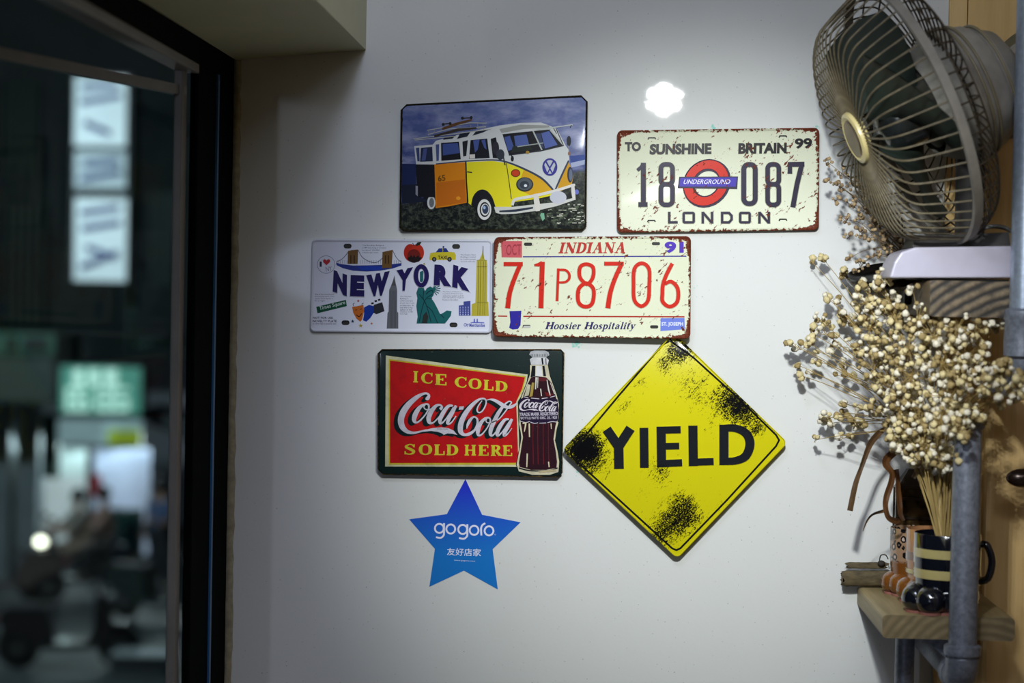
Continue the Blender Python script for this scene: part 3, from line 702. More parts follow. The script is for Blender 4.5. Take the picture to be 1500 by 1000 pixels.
A.stroke([(952, 470), (975, 448), (1006, 440)], 7, (16, 56, 64), 3, smooth=3); A.stroke([(936, 440), (930, 500), (950, 540)], 6, (16, 56, 64), 3, smooth=3); A.stroke([(1000, 500), (960, 505)], 5, (16, 56, 64), 3)
for q in ([(900, 470), (950, 540), (990, 680)], [(1000, 470), (940, 520), (900, 680)], [(960, 560), (1000, 600), (1040, 690)], [(1060, 620), (1090, 650)], [(1000, 440), (1008, 470)]): A.stroke(q, 7, (18, 66, 76), 2, smooth=3)
A.poly([(930, 630), (955, 600), (970, 640), (960, 690), (920, 690)], (52, 58, 56), 2)
for a_ in range(-3, 4): A.stroke([(1000, 435), (1000+62*math.cos(a_*.33), 435-10+62*math.sin(a_*.33))], 7, TE, 2)
A.poly([(898, 262), (905, 240), (920, 246), (940, 230), (950, 258), (925, 266)], (176, 160, 30), 4); A.go()
A = S.art('tower_picture', 440, 340, 5.172); GY = (112, 114, 120)
A.poly([(712, 325), (718, 365), (728, 410), (733, 438), (733, 600), (742, 612), (742, 730), (654, 730), (660, 612), (668, 600), (672, 438), (685, 410), (700, 370)], GY, 1)
for x in (684, 694, 704, 714, 724): A.stroke([(x, 445), (x-3, 725)], 2.5, (74, 76, 84), 2)
A.poly([(710, 345), (722, 405), (690, 405)], (90, 90, 94), 2)
A.go(); A = S.art('tower_picture', 440, 340, 5.172)
EY = (182, 172, 70)
A.poly([(1384, 104), (1388, 170), (1395, 205), (1412, 215), (1416, 250), (1414, 525), (1424, 528), (1428, 635), (1295, 635), (1298, 545), (1326, 535), (1336, 215), (1358, 205), (1376, 165)], EY, 1)
for x in (1350, 1366, 1388, 1402): A.stroke([(x, 220), (x-6, 630)], 3, (92, 84, 44), 2)
for y in (212, 262, 534): A.stroke([(1336, y), (1414, y)], 3, (92, 84, 44), 2)
A.stroke([(1384, 104), (1384, 200)], 5, (70, 70, 60), 3)
A.poly([(1200, 555), (1236, 552), (1236, 525), (1288, 520), (1290, 632), (1200, 632)], (74, 84, 150), 1)
for i in range(4):
    for j in range(5): A.stroke([(1208+i*20, 568+j*14), (1216+i*20, 568+j*14)], 6, (190, 194, 226), 2)
A.go()
A = S.art('mask_picture', 440, 340, 5.172)
A.poly([(392, 565), (430, 560), (478, 550), (482, 600), (468, 660), (455, 678), (425, 655), (400, 610)], (196, 116, 44), 2); A.stroke([(425, 625), (445, 640), (465, 615)], 7, (70, 30, 20), 3, smooth=3); A.stroke([(415, 590), (430, 588)], 5, (70, 30, 20), 3); A.stroke([(450, 585), (466, 580)], 5, (70, 30, 20), 3)
A.poly([(482, 570), (520, 550), (560, 560), (556, 610), (530, 650), (500, 678), (474, 668), (482, 620)], (30, 66, 160), 1)
A.poly([(555, 550), (620, 530), (638, 598), (575, 622), (556, 610)], (56, 58, 66), 1)
for x, y in ((545, 535), (570, 518), (596, 508)): A.poly([(x-10, y), (x+8, y-6), (x+12, y+8), (x-6, y+12)], (30, 32, 40), 2)
A.stroke([(405, 560), (398, 545), (410, 535)], 4, (30, 40, 60), 3); A.stroke([(462, 545), (478, 535), (470, 552)], 4, (30, 40, 60), 3)
def star5(A, x, y, r, c, rot=0):
    A.poly([(x+(r if i % 2 == 0 else r*.42)*math.sin(i*PI/5+rot), y-(r if i % 2 == 0 else r*.42)*math.cos(i*PI/5+rot)) for i in range(10)], c, 2)
star5(A, 438, 520, 12, (170, 50, 50)); star5(A, 396, 675, 15, (28, 60, 90)); star5(A, 457, 708, 18, (190, 170, 60)); star5(A, 540, 692, 11, (180, 110, 60)); A.go()
A = S.art('street_sign_picture', 440, 340, 5.172)
A.poly([(120, 565), (345, 512), (352, 560), (130, 614)], (22, 96, 66), 1); A.text('Times Square', [(140, 562), (336, 516), (342, 552), (148, 600)], (206, 222, 214), .008, 3); A.go()
for ch, q in (('N', [(250, 280), (356, 320), (354, 490), (242, 452)]), ('E', [(378, 320), (490, 324), (488, 492), (372, 488)]), ('W', [(494, 324), (682, 288), (656, 482), (516, 492)]),
              ('Y', [(722, 286), (862, 258), (816, 446), (748, 450)]), ('R', [(1014, 240), (1130, 246), (1152, 418), (1006, 404)]), ('K', [(1156, 240), (1292, 278), (1290, 458), (1146, 418)])):
    A = S.art('letter', 440, 340, 5.172, .0012); A.text(ch, q, PU, .085, side=SV, bev=.02); A.go()
A = S.art('letter', 440, 340, 5.172, .0012); A.ell(916, 330, 58, 88, PU, ring=34, side=SV, sp=5)
A.go()
A = S.art('small_print', 440, 340, 5.172); TX = (56, 58, 84)
for i, s_ in enumerate(('The Brooklyn Bridge at', '5,989 feet long is crossed', 'by about 150,000', 'vehicles per week.')): A.text(s_, quad(470, 95+i*18, 470+(165, 178, 130, 122)[i], 107+i*18), TX, 0, 1)
for i, s_ in enumerate(('The Empire State', 'Building is visited', 'by 2 million people', 'around each day.')): A.text(s_, quad(1214, 166+i*17, 1328, 178+i*17), TX, 0, 1)
for i, s_ in enumerate(('The Chrysler', 'Building is', 'a fine example', 'of art deco style', 'architecture. At', 'one time it was', 'tallest in the', 'world at 1,048', 'feet high.')): A.text(s_, quad(755, 482+i*16.5, 755+(88, 62, 98, 110, 105, 95, 90, 96, 60)[i], 494+i*16.5), TX, 0, 1)
for i, s_ in enumerate(('The Statue of Liberty is', 'a symbol of freedom and', 'welcomes visitors and all', 'from the harbour. A gift of', 'France to the nation.')): A.text(s_, quad(1078, 446+i*15, 1078+(140, 150, 156, 160, 118)[i], 457+i*15), TX, 0, 1)
for i, s_ in enumerate(('One of the most famous', 'and exciting places of the', 'world, Times Square is', 'lit at night.')): A.text(s_, quad(110, 464+i*17, 110+(145, 148, 136, 80)[i], 475+i*17), TX, 0, 1)
A.text('NOT FOR USE', quad(94, 640, 246, 656), (40, 42, 66), .02, 1); A.text('NOVELTY PLATE', quad(94, 664, 276, 682), (40, 42, 66), .02, 1); A.text('© CITY MERCHANDISE INC.', quad(94, 688, 276, 700), TX, 0, 1)
A.ell(195, 245, 68, 68, (74, 80, 120), 1, ring=3); A.text('I', quad(146, 222, 162, 262), TX, 0, 2)
A.poly([(198, 250), (172, 226), (172, 210), (186, 204), (198, 214), (210, 204), (224, 208), (226, 224)], (176, 40, 48), 2); A.text('NY', [(190, 262), (236, 258), (240, 292), (196, 298)], (120, 116, 130), 0, 2)
A.text('City', [(1238, 690), (1276, 684), (1276, 718), (1238, 722)], (92, 98, 176), .03, 2); A.text('Merchandise', quad(1280, 690, 1398, 718), (92, 98, 176), .03, 2)
A.poly([(1284, 688), (1300, 680), (1312, 680), (1314, 655), (1322, 655), (1324, 680), (1334, 680), (1336, 655), (1344, 655), (1346, 680), (1390, 682), (1396, 690)], (110, 116, 190), 1)
A.go()
for x, y in ((358, 105), (1180, 108), (342, 685), (1160, 702)):
    A = S.art('mounting_slot', 440, 340, 5.172)
    A.slot(x, y, 30, 18, (66, 64, 62), 2); A.stroke([(x-28, y), (x-16, y-13), (x+18, y-13), (x+28, y)], 6, (22, 22, 24), 3); A.go()

# ---- Indiana plate
S = Sign('licence_plate', 'cream rusty plate with red number 71P8706 and the word INDIANA', 'plate',
         [(724, 347), (1012, 346), (1011, 496), (722, 493)], .021, [.008, .008, .008, .008], .0035, chips('indiana_plate_enamel', .008, .045, .28, .25, .700, .105),
         (220, 222, 198), 'tin signs on the white wall', bead=.0016, tiltR=.008)
CB = (220, 222, 198); RD = (206, 52, 34)
a = dict(side=CB, sp=4)
def dig(): return S.art('digit', 710, 335, 4.6875, .0011)
A = dig(); A.stroke([(130, 242), (262, 242)], 28, RD, **a); A.stroke([(244, 246, 30), (205, 340, 30), (172, 440, 32), (158, 545, 34)], 32, RD, smooth=3, **a); A.go()
A = dig(); A.stroke([(340, 250, 12), (372, 246, 26), (396, 232, 26)], 20, RD, **a); A.stroke([(396, 226), (386, 545)], 34, RD, **a); A.go()
A = dig(); A.stroke([(506, 272), (497, 496)], 18, RD, **a); A.stroke([(506, 282, 16), (555, 284, 17), (580, 310, 18), (578, 345, 18), (550, 366, 16), (504, 368, 15)], 16, RD, smooth=4, **a); A.go()
A = dig(); A.stroke([(700, 243), (744, 265), (744, 330), (715, 374), (690, 374), (653, 330), (656, 262)], 26, RD, closed=True, smooth=4, **a); A.stroke([(697, 374), (746, 412), (744, 495), (718, 530), (672, 530), (642, 495), (646, 412)], 27, RD, closed=True, smooth=4, **a); A.go()
A = dig(); A.stroke([(820, 239), (955, 239)], 27, RD, **a); A.stroke([(938, 245, 30), (895, 340, 30), (862, 440, 32), (846, 545, 34)], 32, RD, smooth=3, **a); A.go()
A = dig(); A.stroke([(1078, 236), (1128, 275), (1130, 385), (1122, 490), (1076, 531), (1028, 490), (1022, 385), (1028, 275)], 26, RD, closed=True, smooth=4, **a); A.go()
A = dig(); A.stroke([(1288, 238, 26), (1248, 315, 27), (1224, 385, 27), (1220, 445, 27), (1222, 500, 27), (1270, 534, 26), (1322, 500, 27), (1325, 410, 27), (1280, 362, 26), (1236, 380, 22)], 27, RD, smooth=4, **a); A.go()
A = S.art('lettering', 710, 335, 4.6875, .0008)
A.serif('INDIANA', [(524, 94), (978, 92), (964, 166), (504, 168)], (186, 66, 58), .05)
A.text('91', quad(1234, 86, 1368, 168), (92, 62, 180), .05, side=CB, bev=.01)
A.serif('Hoosier Hospitality', [(428, 640), (1044, 640), (1028, 688), (414, 688)], (56, 52, 112), .05); A.go()
A = S.art('printed_band', 710, 335, 4.6875)
A.poly([(112, 84), (256, 84), (256, 198), (116, 196)], (206, 104, 112), 1)
for ch, x in (('T', 222), ('C', 188), ('O', 150), ('O', 120)): pass
A.text('OCT', [(150, 108), (250, 104), (250, 180), (146, 182)], (170, 72, 84), .01, 2)
A.stroke([(262, 192), (1385, 188)], 8, (66, 62, 150), 1); A.stroke([(90, 599), (155, 600)], 9, (178, 46, 40), 1); A.stroke([(265, 601), (1372, 604)], 9, (178, 46, 40), 1)
A.poly([(170, 565), (252, 562), (246, 662), (228, 688), (192, 692), (168, 680), (176, 640)], (60, 56, 160), 2)
A.poly([(1208, 614), (1372, 612), (1374, 690), (1206, 702)], (124, 140, 212), 1); A.text('ST. JOSEPH', quad(1214, 640, 1362, 672), (226, 228, 244), .03, 3)
A.go()
for x, y, lt in ((298, 106, 0), (1176, 102, 0), (288, 670, 1), (1164, 673, 0)):
    A = S.art('mounting_slot', 710, 335, 4.6875)
    A.slot(x, y, 28, 11, (196, 196, 190) if lt else (70, 70, 66), 3); A.stroke([(x-26, y+4), (x-22, y-8), (x+24, y-8)], 5, (36, 34, 32), 4); A.go()

# ---- cola sign
def grime_cola(t, uv, u, v, W, H, c, ro):
    sp = t.ramp(t.noise(uv, 210, 3, .6), .70, .73); c = t.mix(t.math('MULTIPLY', sp, .5), c, lin((150, 150, 130)))
    b = t.math('MULTIPLY', t.ramp(t.noise(uv, 40, 5, .7), .45, .8), .35); return t.mix(b, c, lin((30, 34, 40))), ro
S = Sign('tin_sign', 'dark green tin sign with red Coca-Cola panel and glass bottle', 'sign',
         [(553, 511), (827, 511), (824, 699), (553, 695)], .012, [.007, .006, .007, .009], .003,
         sign_mat('cola_sign_enamel', .34, rust=dict(w=.004, cw=.018, k=.5, kc=.08, t=.86, sc=-.3), grime=grime_cola, rustcol=((36, 36, 28), (150, 120, 70))),
         (16, 44, 42), 'tin signs on the white wall', cham=True, rimcol=(26, 36, 32), bead=.001)
S.root['label'] = 'dark green tin sign with a red cola panel reading ICE COLD and SOLD HERE'
A = S.art('printed_panel', 540, 500, 4.763)
A.poly([(120, 97), (1110, 230), (1095, 330), (1040, 420), (1050, 700), (1045, 874), (115, 872)], (206, 204, 172), 1)
A.poly([(140, 122), (1098, 243), (1080, 330), (1030, 420), (1045, 860), (140, 860)], (200, 184, 60), 2)
A.poly([(149, 133), (1090, 250), (1070, 330), (1030, 420), (1045, 846), (149, 848)], (190, 26, 30), 3); A.go()
YL = (206, 200, 66)
for body, q in (('I', (100, 88, 150, 200, 2)), ('C', (178, 100, 290, 212, 4)), ('E', (312, 116, 428, 228, 5)), ('C', (506, 142, 622, 252, 6)), ('O', (642, 158, 768, 266, 6)), ('L', (786, 172, 886, 278, 6)), ('D', (900, 184, 1022, 290, 7))):
    A = S.art('letter', 590, 530, 6.667); A.serif(body, [(q[0]+2, q[1]), (q[2]+2, q[1]+q[4]), (q[2], q[3]+q[4]*.3), (q[0], q[3]-q[4])], YL, z=6); A.go()
for body, x0, x1 in (('S', 14, 126), ('O', 156, 286), ('L', 304, 410), ('D', 424, 542), ('H', 602, 716), ('E', 736, 840), ('R', 858, 974), ('E', 974, 1070)):
    y0 = 800+(x0-14)*.014; A = S.art('letter', 590, 530, 6.667); A.serif(body, quad(x0, y0, x1, y0+105), YL, z=6); A.go()
SCR_A = [  # strokes (x,y,w) read off the sign, origin (570,560), 11.11 per px
 ([(592, 262, 30), (625, 258, 62), (648, 212, 40), (610, 178, 32), (540, 190, 42), (430, 255, 72), (310, 365, 92), (225, 490, 102), (192, 610, 100), (212, 715, 92), (280, 790, 66), (370, 818, 44), (450, 812, 32), (560, 784, 26), (620, 772, 26)], 0),
 ([(590, 352, 26), (505, 400, 58), (435, 500, 78), (405, 600, 70), (432, 652, 34), (500, 622, 26), (585, 530, 22), (642, 430, 26), (640, 365, 30)], 1),
 ([(588, 360, 18), (565, 400, 18), (600, 440, 18), (680, 432, 18), (740, 395, 20), (790, 372, 26)], 0),
 ([(828, 436, 50), (858, 405, 40), (835, 368, 28), (765, 380, 48), (690, 465, 72), (645, 570, 76), (655, 648, 56), (715, 655, 26), (800, 575, 20), (860, 500, 20)], 0),
 ([(1040, 378, 26), (965, 385, 48), (890, 475, 64), (832, 590, 66), (832, 662, 40), (885, 640, 24), (965, 535, 20), (1045, 405, 20)], 0),
 ([(1090, 375, 40), (1035, 480, 58), (975, 590, 60), (952, 664, 46), (1010, 655, 22), (1090, 545, 18)], 0),
]
SCR_B = [ # shifted +1000 in x (origin (660,560))
 ([(1262, 752, 8), (1278, 690, 40), (1318, 612, 50), (1378, 560, 26), (1432, 592, 30), (1436, 680, 36), (1392, 772, 36), (1310, 834, 50), (1225, 850, 44), (1165, 800, 78), (1166, 680, 86), (1222, 540, 80), (1310, 412, 68), (1400, 322, 52), (1480, 270, 32), (1552, 266, 26), (1580, 312, 22), (1560, 392, 22), (1512, 468, 22), (1460, 490, 22), (1430, 450, 22), (1452, 380, 20), (1512, 296, 14)], 0),
 ([(1575, 292, 12), (1640, 276, 22), (1710, 288, 44), (1780, 325, 54), (1850, 370, 62), (1920, 402, 52), (1980, 400, 50), (2040, 370, 40), (2092, 320, 6)], 0),
 ([(1600, 572, 28), (1545, 600, 46), (1485, 670, 62), (1445, 780, 68), (1455, 858, 40), (1515, 838, 24), (1595, 740, 20), (1644, 640, 24), (1640, 588, 26)], 1),
 ([(1600, 575, 16), (1575, 622, 16), (1605, 656, 16), (1680, 645, 16)], 0),
 ([(1660, 655, 16), (1780, 600, 18), (1880, 485, 20), (1955, 380, 20), (1990, 325, 22), (1950, 308, 20), (1882, 358, 32), (1795, 470, 58), (1705, 640, 66), (1655, 770, 66), (1652, 852, 46), (1695, 855, 26), (1765, 765, 16)], 0),
 ([(1950, 596, 24), (1880, 610, 46), (1805, 712, 64), (1758, 820, 60), (1772, 864, 36), (1835, 812, 20), (1920, 690, 18), (1975, 610, 18)], 0),
 ([(2000, 592, 40), (1945, 700, 58), (1888, 800, 60), (1872, 862, 42), (1925, 838, 22), (1998, 745, 10)], 0),
]
RIB = [(560, 784), (640, 758), (720, 740), (850, 730), (960, 742), (1050, 782), (1112, 855), (1030, 832), (950, 828), (890, 852), (862, 828), (790, 802), (680, 788), (560, 800)]
def script(A, fx, col, z, sc=1.0, dx=0, dy=0):
    for st, cl in SCR_A: A.stroke([(*fx(p[0]+dx, p[1]+dy), p[2]*sc) for p in st], 1, col, z, closed=bool(cl), smooth=4)
    for st, cl in SCR_B: A.stroke([(*fx(p[0]+dx, p[1]+dy), p[2]*sc) for p in st], 1, col, z, closed=bool(cl), smooth=4)
    A.poly([fx(x+dx, y+dy) for x, y in RIB], col, z)
    A.poly([fx(x+dx, y+dy) for x, y in ((1145, 390), (1218, 388), (1205, 440), (1132, 442))], col, z)
A = S.art('script_lettering', 570, 560, 11.11)
# the whole of SCR_B was read 90 px (1000 units) to the right
fx = lambda x, y: (x, y)
for k, (dx, dy) in enumerate(((-70, 36), (-52, 27), (-35, 18), (-18, 9))): script(A, fx, (14, 40, 42), 6+k*.5, 1.0, dx, dy)
script(A, fx, (204, 200, 208), 9)
A.text('TRADE-MARK', quad(775, 748, 960, 768), (120, 120, 120), 0, 11); A.go()
A = S.art('bottle_picture', 740, 500, 5.0)
sil = [(182, 172), (312, 172), (326, 250), (346, 305), (378, 395), (394, 460), (390, 560), (376, 620), (362, 715), (380, 795), (396, 880), (390, 955), (330, 975), (200, 976), (100, 950), (84, 900), (106, 790), (120, 700), (104, 600), (99, 500), (120, 405), (160, 305), (182, 240)]
A.poly([(x+(6 if x > 240 else -6), y) for x, y in sil], (14, 20, 26), 5); A.poly(sil, (206, 200, 176), 6)
A.poly([(176, 96), (186, 74), (215, 66), (290, 66), (318, 78), (324, 100), (300, 114), (200, 114)], (180, 182, 184), 6); 
for x in range(190, 316, 12): A.stroke([(x, 92), (x, 110)], 4, (70, 76, 84), 7)
A.poly([(180, 130), (200, 116), (300, 116), (320, 136), (312, 170), (190, 170)], (206, 206, 208), 6); A.stroke([(270, 120), (276, 168)], 12, (20, 24, 34), 7); A.stroke([(298, 122), (300, 168)], 6, (20, 24, 34), 7)
A.poly([(196, 178), (222, 178), (220, 255), (186, 262)], (20, 26, 34), 7); A.poly([(272, 178), (288, 178), (300, 255), (280, 255)], (20, 26, 34), 7); A.poly([(228, 180), (268, 180), (272, 252), (222, 258)], (214, 214, 214), 7)
LQ = (58, 20, 34)
A.poly([(190, 262), (230, 254), (300, 262), (338, 300), (368, 390), (382, 450), (382, 560), (368, 620), (354, 715), (370, 800), (380, 880), (376, 925), (300, 940), (190, 940), (105, 918), (100, 890), (116, 790), (130, 700), (114, 600), (110, 500), (132, 400), (165, 310)], LQ, 8)
A.poly([(240, 262), (300, 266), (312, 285), (280, 292), (236, 290)], (104, 36, 44), 9)
A.poly([(290, 370), (350, 385), (335, 402), (300, 400)], (120, 30, 34), 9)
A.poly([(165, 312), (186, 318), (172, 395), (140, 402)], (198, 194, 170), 9); A.poly([(196, 300), (214, 302), (200, 400), (178, 405)], (170, 150, 80), 9)
for q in ([(228, 262, 12), (222, 350, 8)], [(240, 262, 6), (238, 340, 4)], [(260, 345, 8), (266, 400, 6)], [(306, 280, 5), (318, 350, 10), (330, 395, 6)], [(330, 300, 4), (362, 385, 6)]): A.stroke(q, 5, (214, 210, 200), 10)
A.poly([(106, 425), (130, 412), (240, 424), (360, 412), (384, 425), (392, 500), (386, 578), (350, 590), (240, 598), (130, 588), (108, 575), (100, 500)], (44, 26, 62), 11)
for q in ([(135, 405), (170, 412)], [(190, 414), (250, 420)], [(268, 418), (310, 412)], [(330, 408), (368, 398)], [(110, 582), (150, 594), (180, 584)], [(185, 590), (215, 600), (240, 594)], [(250, 598), (300, 596)], [(310, 594), (345, 586), (375, 590)]): A.stroke(q, 5, (206, 200, 210), 12, smooth=2)
fx2 = lambda x, y: (104+(x-150)/(2090-150)*284, 420+(y-160)/(880-160)*92)
script(A, fx2, (216, 208, 216), 13, .16)
A.text('TRADE MARK REGISTERED', [(106, 522), (386, 514), (386, 540), (108, 546)], (206, 200, 212), .02, 13); A.text("BOTTLE PAT'D DEC. 25, 1923", [(112, 552), (380, 546), (378, 570), (116, 574)], (206, 200, 212), .02, 13)
for q in ([(128, 600, 8), (150, 600, 12), (140, 660, 6)], [(176, 600, 10), (178, 700, 8)], [(336, 600, 8), (338, 640, 4)], [(385, 590, 12), (372, 640, 10), (362, 720, 6)], [(104, 600, 6), (122, 700, 6), (108, 790, 6), (92, 880, 8)], [(162, 820, 10), (158, 920, 8)], [(318, 880, 9), (322, 920, 7)], [(366, 740, 5), (384, 830, 8), (390, 900, 8)], [(110, 800, 6), (98, 860, 10)]): A.stroke(q, 5, (214, 206, 176), 12, smooth=3)
for x in (205, 240, 280, 318): A.stroke([(x, 600, 6), (x-2, 700, 5), (x+2, 900, 7)], 5, (112, 34, 46), 9, smooth=3)
A.stroke([(100, 925), (180, 945), (320, 945), (384, 925)], 9, (20, 20, 28), 12, smooth=3); A.poly([(240, 950), (370, 935), (376, 950), (250, 962)], (190, 177, 146), 13)
A.go()

# ---- yield sign
YQ = [(987, 487), (1154, 648), (992, 818), (823, 659)]
def uv_of(q, px, py):
    c = [U(a, b, .018) for a, b in q]; o = sum(c, Vector())/4; ux = ((c[1]-c[0])+(c[2]-c[3]))/2; uz = ((c[0]-c[3])+(c[1]-c[2]))/2
    ux.normalize(); uz.normalize(); p = U(px, py, .018)-o; m = Matrix(((ux.x, uz.x), (ux.z, uz.z))).inverted() @ Vector((p.x, p.z)); return m.x, m.y
def grime_yield(t, uv, u, v, W, H, c, ro):
    n1 = t.noise(uv, 240, 6, .8, (1.8, .8, 1)); n2 = t.noise(uv, 45, 5, .75, (2.6, .7, 1)); q = t.math('ADD', t.math('MULTIPLY', n1, .6), t.math('MULTIPLY', n2, .4))
    spots = []
    for x, y, r, k in ((520, 80, 45, 1.1), (470, 110, 40, .7), (435, 165, 28, .8), (740, 310, 60, .9), (700, 300, 50, .6), (790, 365, 55, .9), (830, 430, 30, .6), (640, 400, 40, .4), (70, 520, 60, 1.5), (130, 470, 50, .9), (160, 560, 60, .75), (490, 780, 60, .9), (430, 860, 55, .95), (550, 800, 50, .6), (400, 580, 40, .55), (440, 620, 40, .45), (520, 720, 40, .5), (280, 315, 38, .5), (340, 230, 32, .55), (520, 240, 55, .45), (590, 310, 42, .45), (670, 740, 40, .3), (340, 700, 60, .25), (600, 200, 60, .35)):
        spots.append((*uv_of(YQ, 820+x/2.857, 480+y/2.857), 1.22*r/2.857/950, k))
    tot = None
    for su, sv, r, k in spots:
        d = t.n('ShaderNodeVectorMath', operation='DISTANCE'); t.L(uv, d.inputs[0]); d.inputs[1].default_value = (su, sv, 0)
        m = t.math('MULTIPLY', t.ramp(d.outputs['Value'], r*1.6, 0), k*.205)
        tot = m if tot is None else t.math('ADD', tot, m)
    q = t.math('ADD', q, tot); msk = t.ramp(q, .612, .627)
    fine = t.ramp(t.noise(uv, 420, 3, .7), .42, .5)
    msk = t.math('MULTIPLY', msk, t.math('MAXIMUM', fine, t.ramp(q, .70, .74)))
    return t.mix(msk, c, lin((16, 16, 20))), t.math('ADD', ro, t.math('MULTIPLY', msk, .4))
S = Sign('tin_sign', 'yellow diamond tin sign reading YIELD with black scuffs', 'sign',
         YQ, .018, .009, .002,
         sign_mat('yield_sign_enamel', .28, grime=grime_yield), (214, 206, 26), 'tin signs on the white wall', rimcol=(206, 198, 30), bead=.0008)
YB = (214, 206, 26)
A = S.art('border_line', 820, 480, 2.857)
out = [(455, 58), (918, 460), (924, 480), (510, 922), (490, 932), (470, 925), (60, 535), (58, 510)]
A.stroke([(462, 54), (560, 125), (740, 288), (905, 448), (918, 470), (905, 495), (700, 720), (505, 922), (488, 930), (470, 922), (320, 785), (60, 548), (46, 528), (60, 508), (250, 280), (430, 70)], 8, (26, 26, 26), 2, closed=True); A.go()
BKL = (34, 38, 44)
for ch, q in (('Y', [(174, 424), (315, 418), (292, 590), (200, 592)]), ('I', [(332, 420), (370, 418), (372, 584), (334, 586)]), ('E', [(404, 414), (506, 410), (512, 578), (406, 584)]), ('L', [(538, 410), (574, 408), (644, 572), (540, 580)]), ('D', [(668, 406), (816, 400), (816, 566), (668, 576)])):
    A = S.art('letter', 820, 480, 2.857, .0011)
    if ch == 'Y':
        A.stroke([(196, 424), (248, 500)], 40, BKL, side=YB, sp=2); A.stroke([(296, 420), (244, 500)], 40, BKL, side=YB, sp=2); A.stroke([(246, 492), (248, 590)], 40, BKL, side=YB, sp=2)
    if ch == 'I': A.stroke([(352, 418), (354, 585)], 36, BKL, side=YB, sp=2)
    if ch == 'E':
        A.stroke([(424, 413), (426, 583)], 38, BKL, side=YB, sp=2)
        A.stroke([(424, 428), (506, 426)], 30, BKL, side=YB, sp=2); A.stroke([(424, 496), (500, 494)], 28, BKL, side=YB, sp=2); A.stroke([(424, 568), (512, 564)], 30, BKL, side=YB, sp=2)
    if ch == 'L': A.stroke([(557, 409), (559, 578)], 38, BKL, side=YB, sp=2); A.stroke([(557, 562), (644, 559)], 30, BKL, side=YB, sp=2)
    if ch == 'D':
        A.stroke([(687, 405), (687, 574)], 38, BKL, side=YB, sp=2)
        A.stroke([(685, 420, 30), (735, 420, 32), (780, 442, 36), (796, 486, 38), (778, 536, 36), (735, 556, 32), (685, 558, 30)], 34, BKL, smooth=4, side=YB, sp=2)
    A.go()
A = S.art('hanging_hole', 820, 480, 2.857); A.ell(462, 48, 8, 8, (220, 220, 216), 3, ring=3, n=14); A.ell(462, 48, 5, 5, (24, 24, 24), 3, n=12); A.go()

# ---- blue star sticker (a print with its own blue gradient)
starpts = [(483, 60), (612, 335), (908, 393), (693, 600), (733, 910), (472, 765), (205, 890), (248, 597), (50, 370), (340, 330)]
pw = [U(590+x/5.263, 690+y/5.263, .0002) for x, y in starpts]
so = thing('star_sticker', 'blue five-pointed star sticker with white gogoro lettering, below the red cola sign', 'sticker', (U(681, 860).x, 0, U(681, 860).z))
so['label'] = 'flat blue five-pointed star sticker with white writing, lowest on the wall'
t = NT('star_print'); sp_ = t.n('ShaderNodeSeparateXYZ'); t.L(t.obj(), sp_.inputs[0])
t.set(Base_Color=t.mix(t.ramp(sp_.outputs[2], .05, .155), lin((0, 112, 192)), lin((8, 34, 184))), Roughness=.35, Coat_Weight=.3); MST = t.m
g = G(); cen = sum(pw, Vector())/10; f0 = [p+Vector((0, -.0004, 0)) for p in pw]
g.add(pw+f0+[cen+Vector((0, -.0004, 0))], [[i, (i+1) % 10, 10+(i+1) % 10, 10+i] for i in range(10)]+[[10+i, 10+(i+1) % 10, 20] for i in range(10)])
g.go('sticker_sheet', MST, so)
class FakeS: pass
fs_ = FakeS(); fs_.m = P('white_print', (222, 222, 236), .4, var=.02); fs_.root = so; fs_.wp = lambda px, py, h: (U(px, py, .0006+h), (0, 0))
WP = (225, 225, 235)
A = Art(fs_, 'lettering', 590, 690, 5.263, 0)
for x, y in ((282, 440), (370, 445), (462, 448), (550, 455), (665, 459)): A.ell(x, y, 41, 42, WP, ring=14)
A.stroke([(318, 400), (318, 470), (314, 495), (292, 513), (256, 508)], 14, WP, smooth=4); A.stroke([(498, 408), (498, 480), (494, 502), (470, 520), (434, 514)], 14, WP, smooth=4)
A.stroke([(606, 495), (604, 440), (614, 415), (636, 400)], 14, WP, smooth=4); A.ell(713, 488, 5, 5, WP, ring=1.6, n=10)
A.text('友好店家', [(342, 590), (604, 598), (602, 656), (340, 648)], WP, .01); A.text('www.gogoro.com', [(395, 682), (558, 690), (558, 700), (395, 692)], (120, 160, 220)); A.go()

# ------------------------------------------------------------------ shelves and pipes on the right
M_plank = wood_mat('oak_plank', (126, 110, 74), (164, 146, 106), 'y')
M_pipe = P('galvanised_pipe', (124, 129, 140), .42, .35, var=.3, scale=140, bump=.15)
M_pipe2 = P('pale_steel_pipe', (176, 188, 204), .35, .6, var=.15, scale=120)
M_black = P('black_metal', (16, 16, 18), .35, .4)
bk = U(1256, 857); ZP = bk.z
fr_ = UZ(1291, 900, ZP); dP = -fr_.y; xa = bk.x; xb = U(1487, 900, dP).x
thk = ZP-U(1291, 934, dP).z
def plank_obj(name, label, x0, x1, d1, z1, th, mats, loc):
    root = thing(name, label, 'shelf', loc)
    g = G(); bm = bmesh.new(); bmesh.ops.create_cube(bm, size=1)
    bmesh.ops.transform(bm, matrix=Matrix.Translation(((x0+x1)/2, -d1/2-.0005, z1-th/2)) @ Matrix.Diagonal((x1-x0, d1, th, 1)), verts=bm.verts)
    ed = [e for e in bm.edges if abs((e.verts[0].co-e.verts[1].co).normalized().y) > .9]
    bmesh.ops.bevel(bm, geom=ed, offset=.006, segments=3, affect='EDGES', profile=.5)
    g.bm(bm); o = g.go('board', mats, root); 
    for p in o.data.polygons:
        if abs(p.normal.y) > .9: p.material_index = 1
    return root
print('plank depth', dP, 'thick', thk, 'fov')
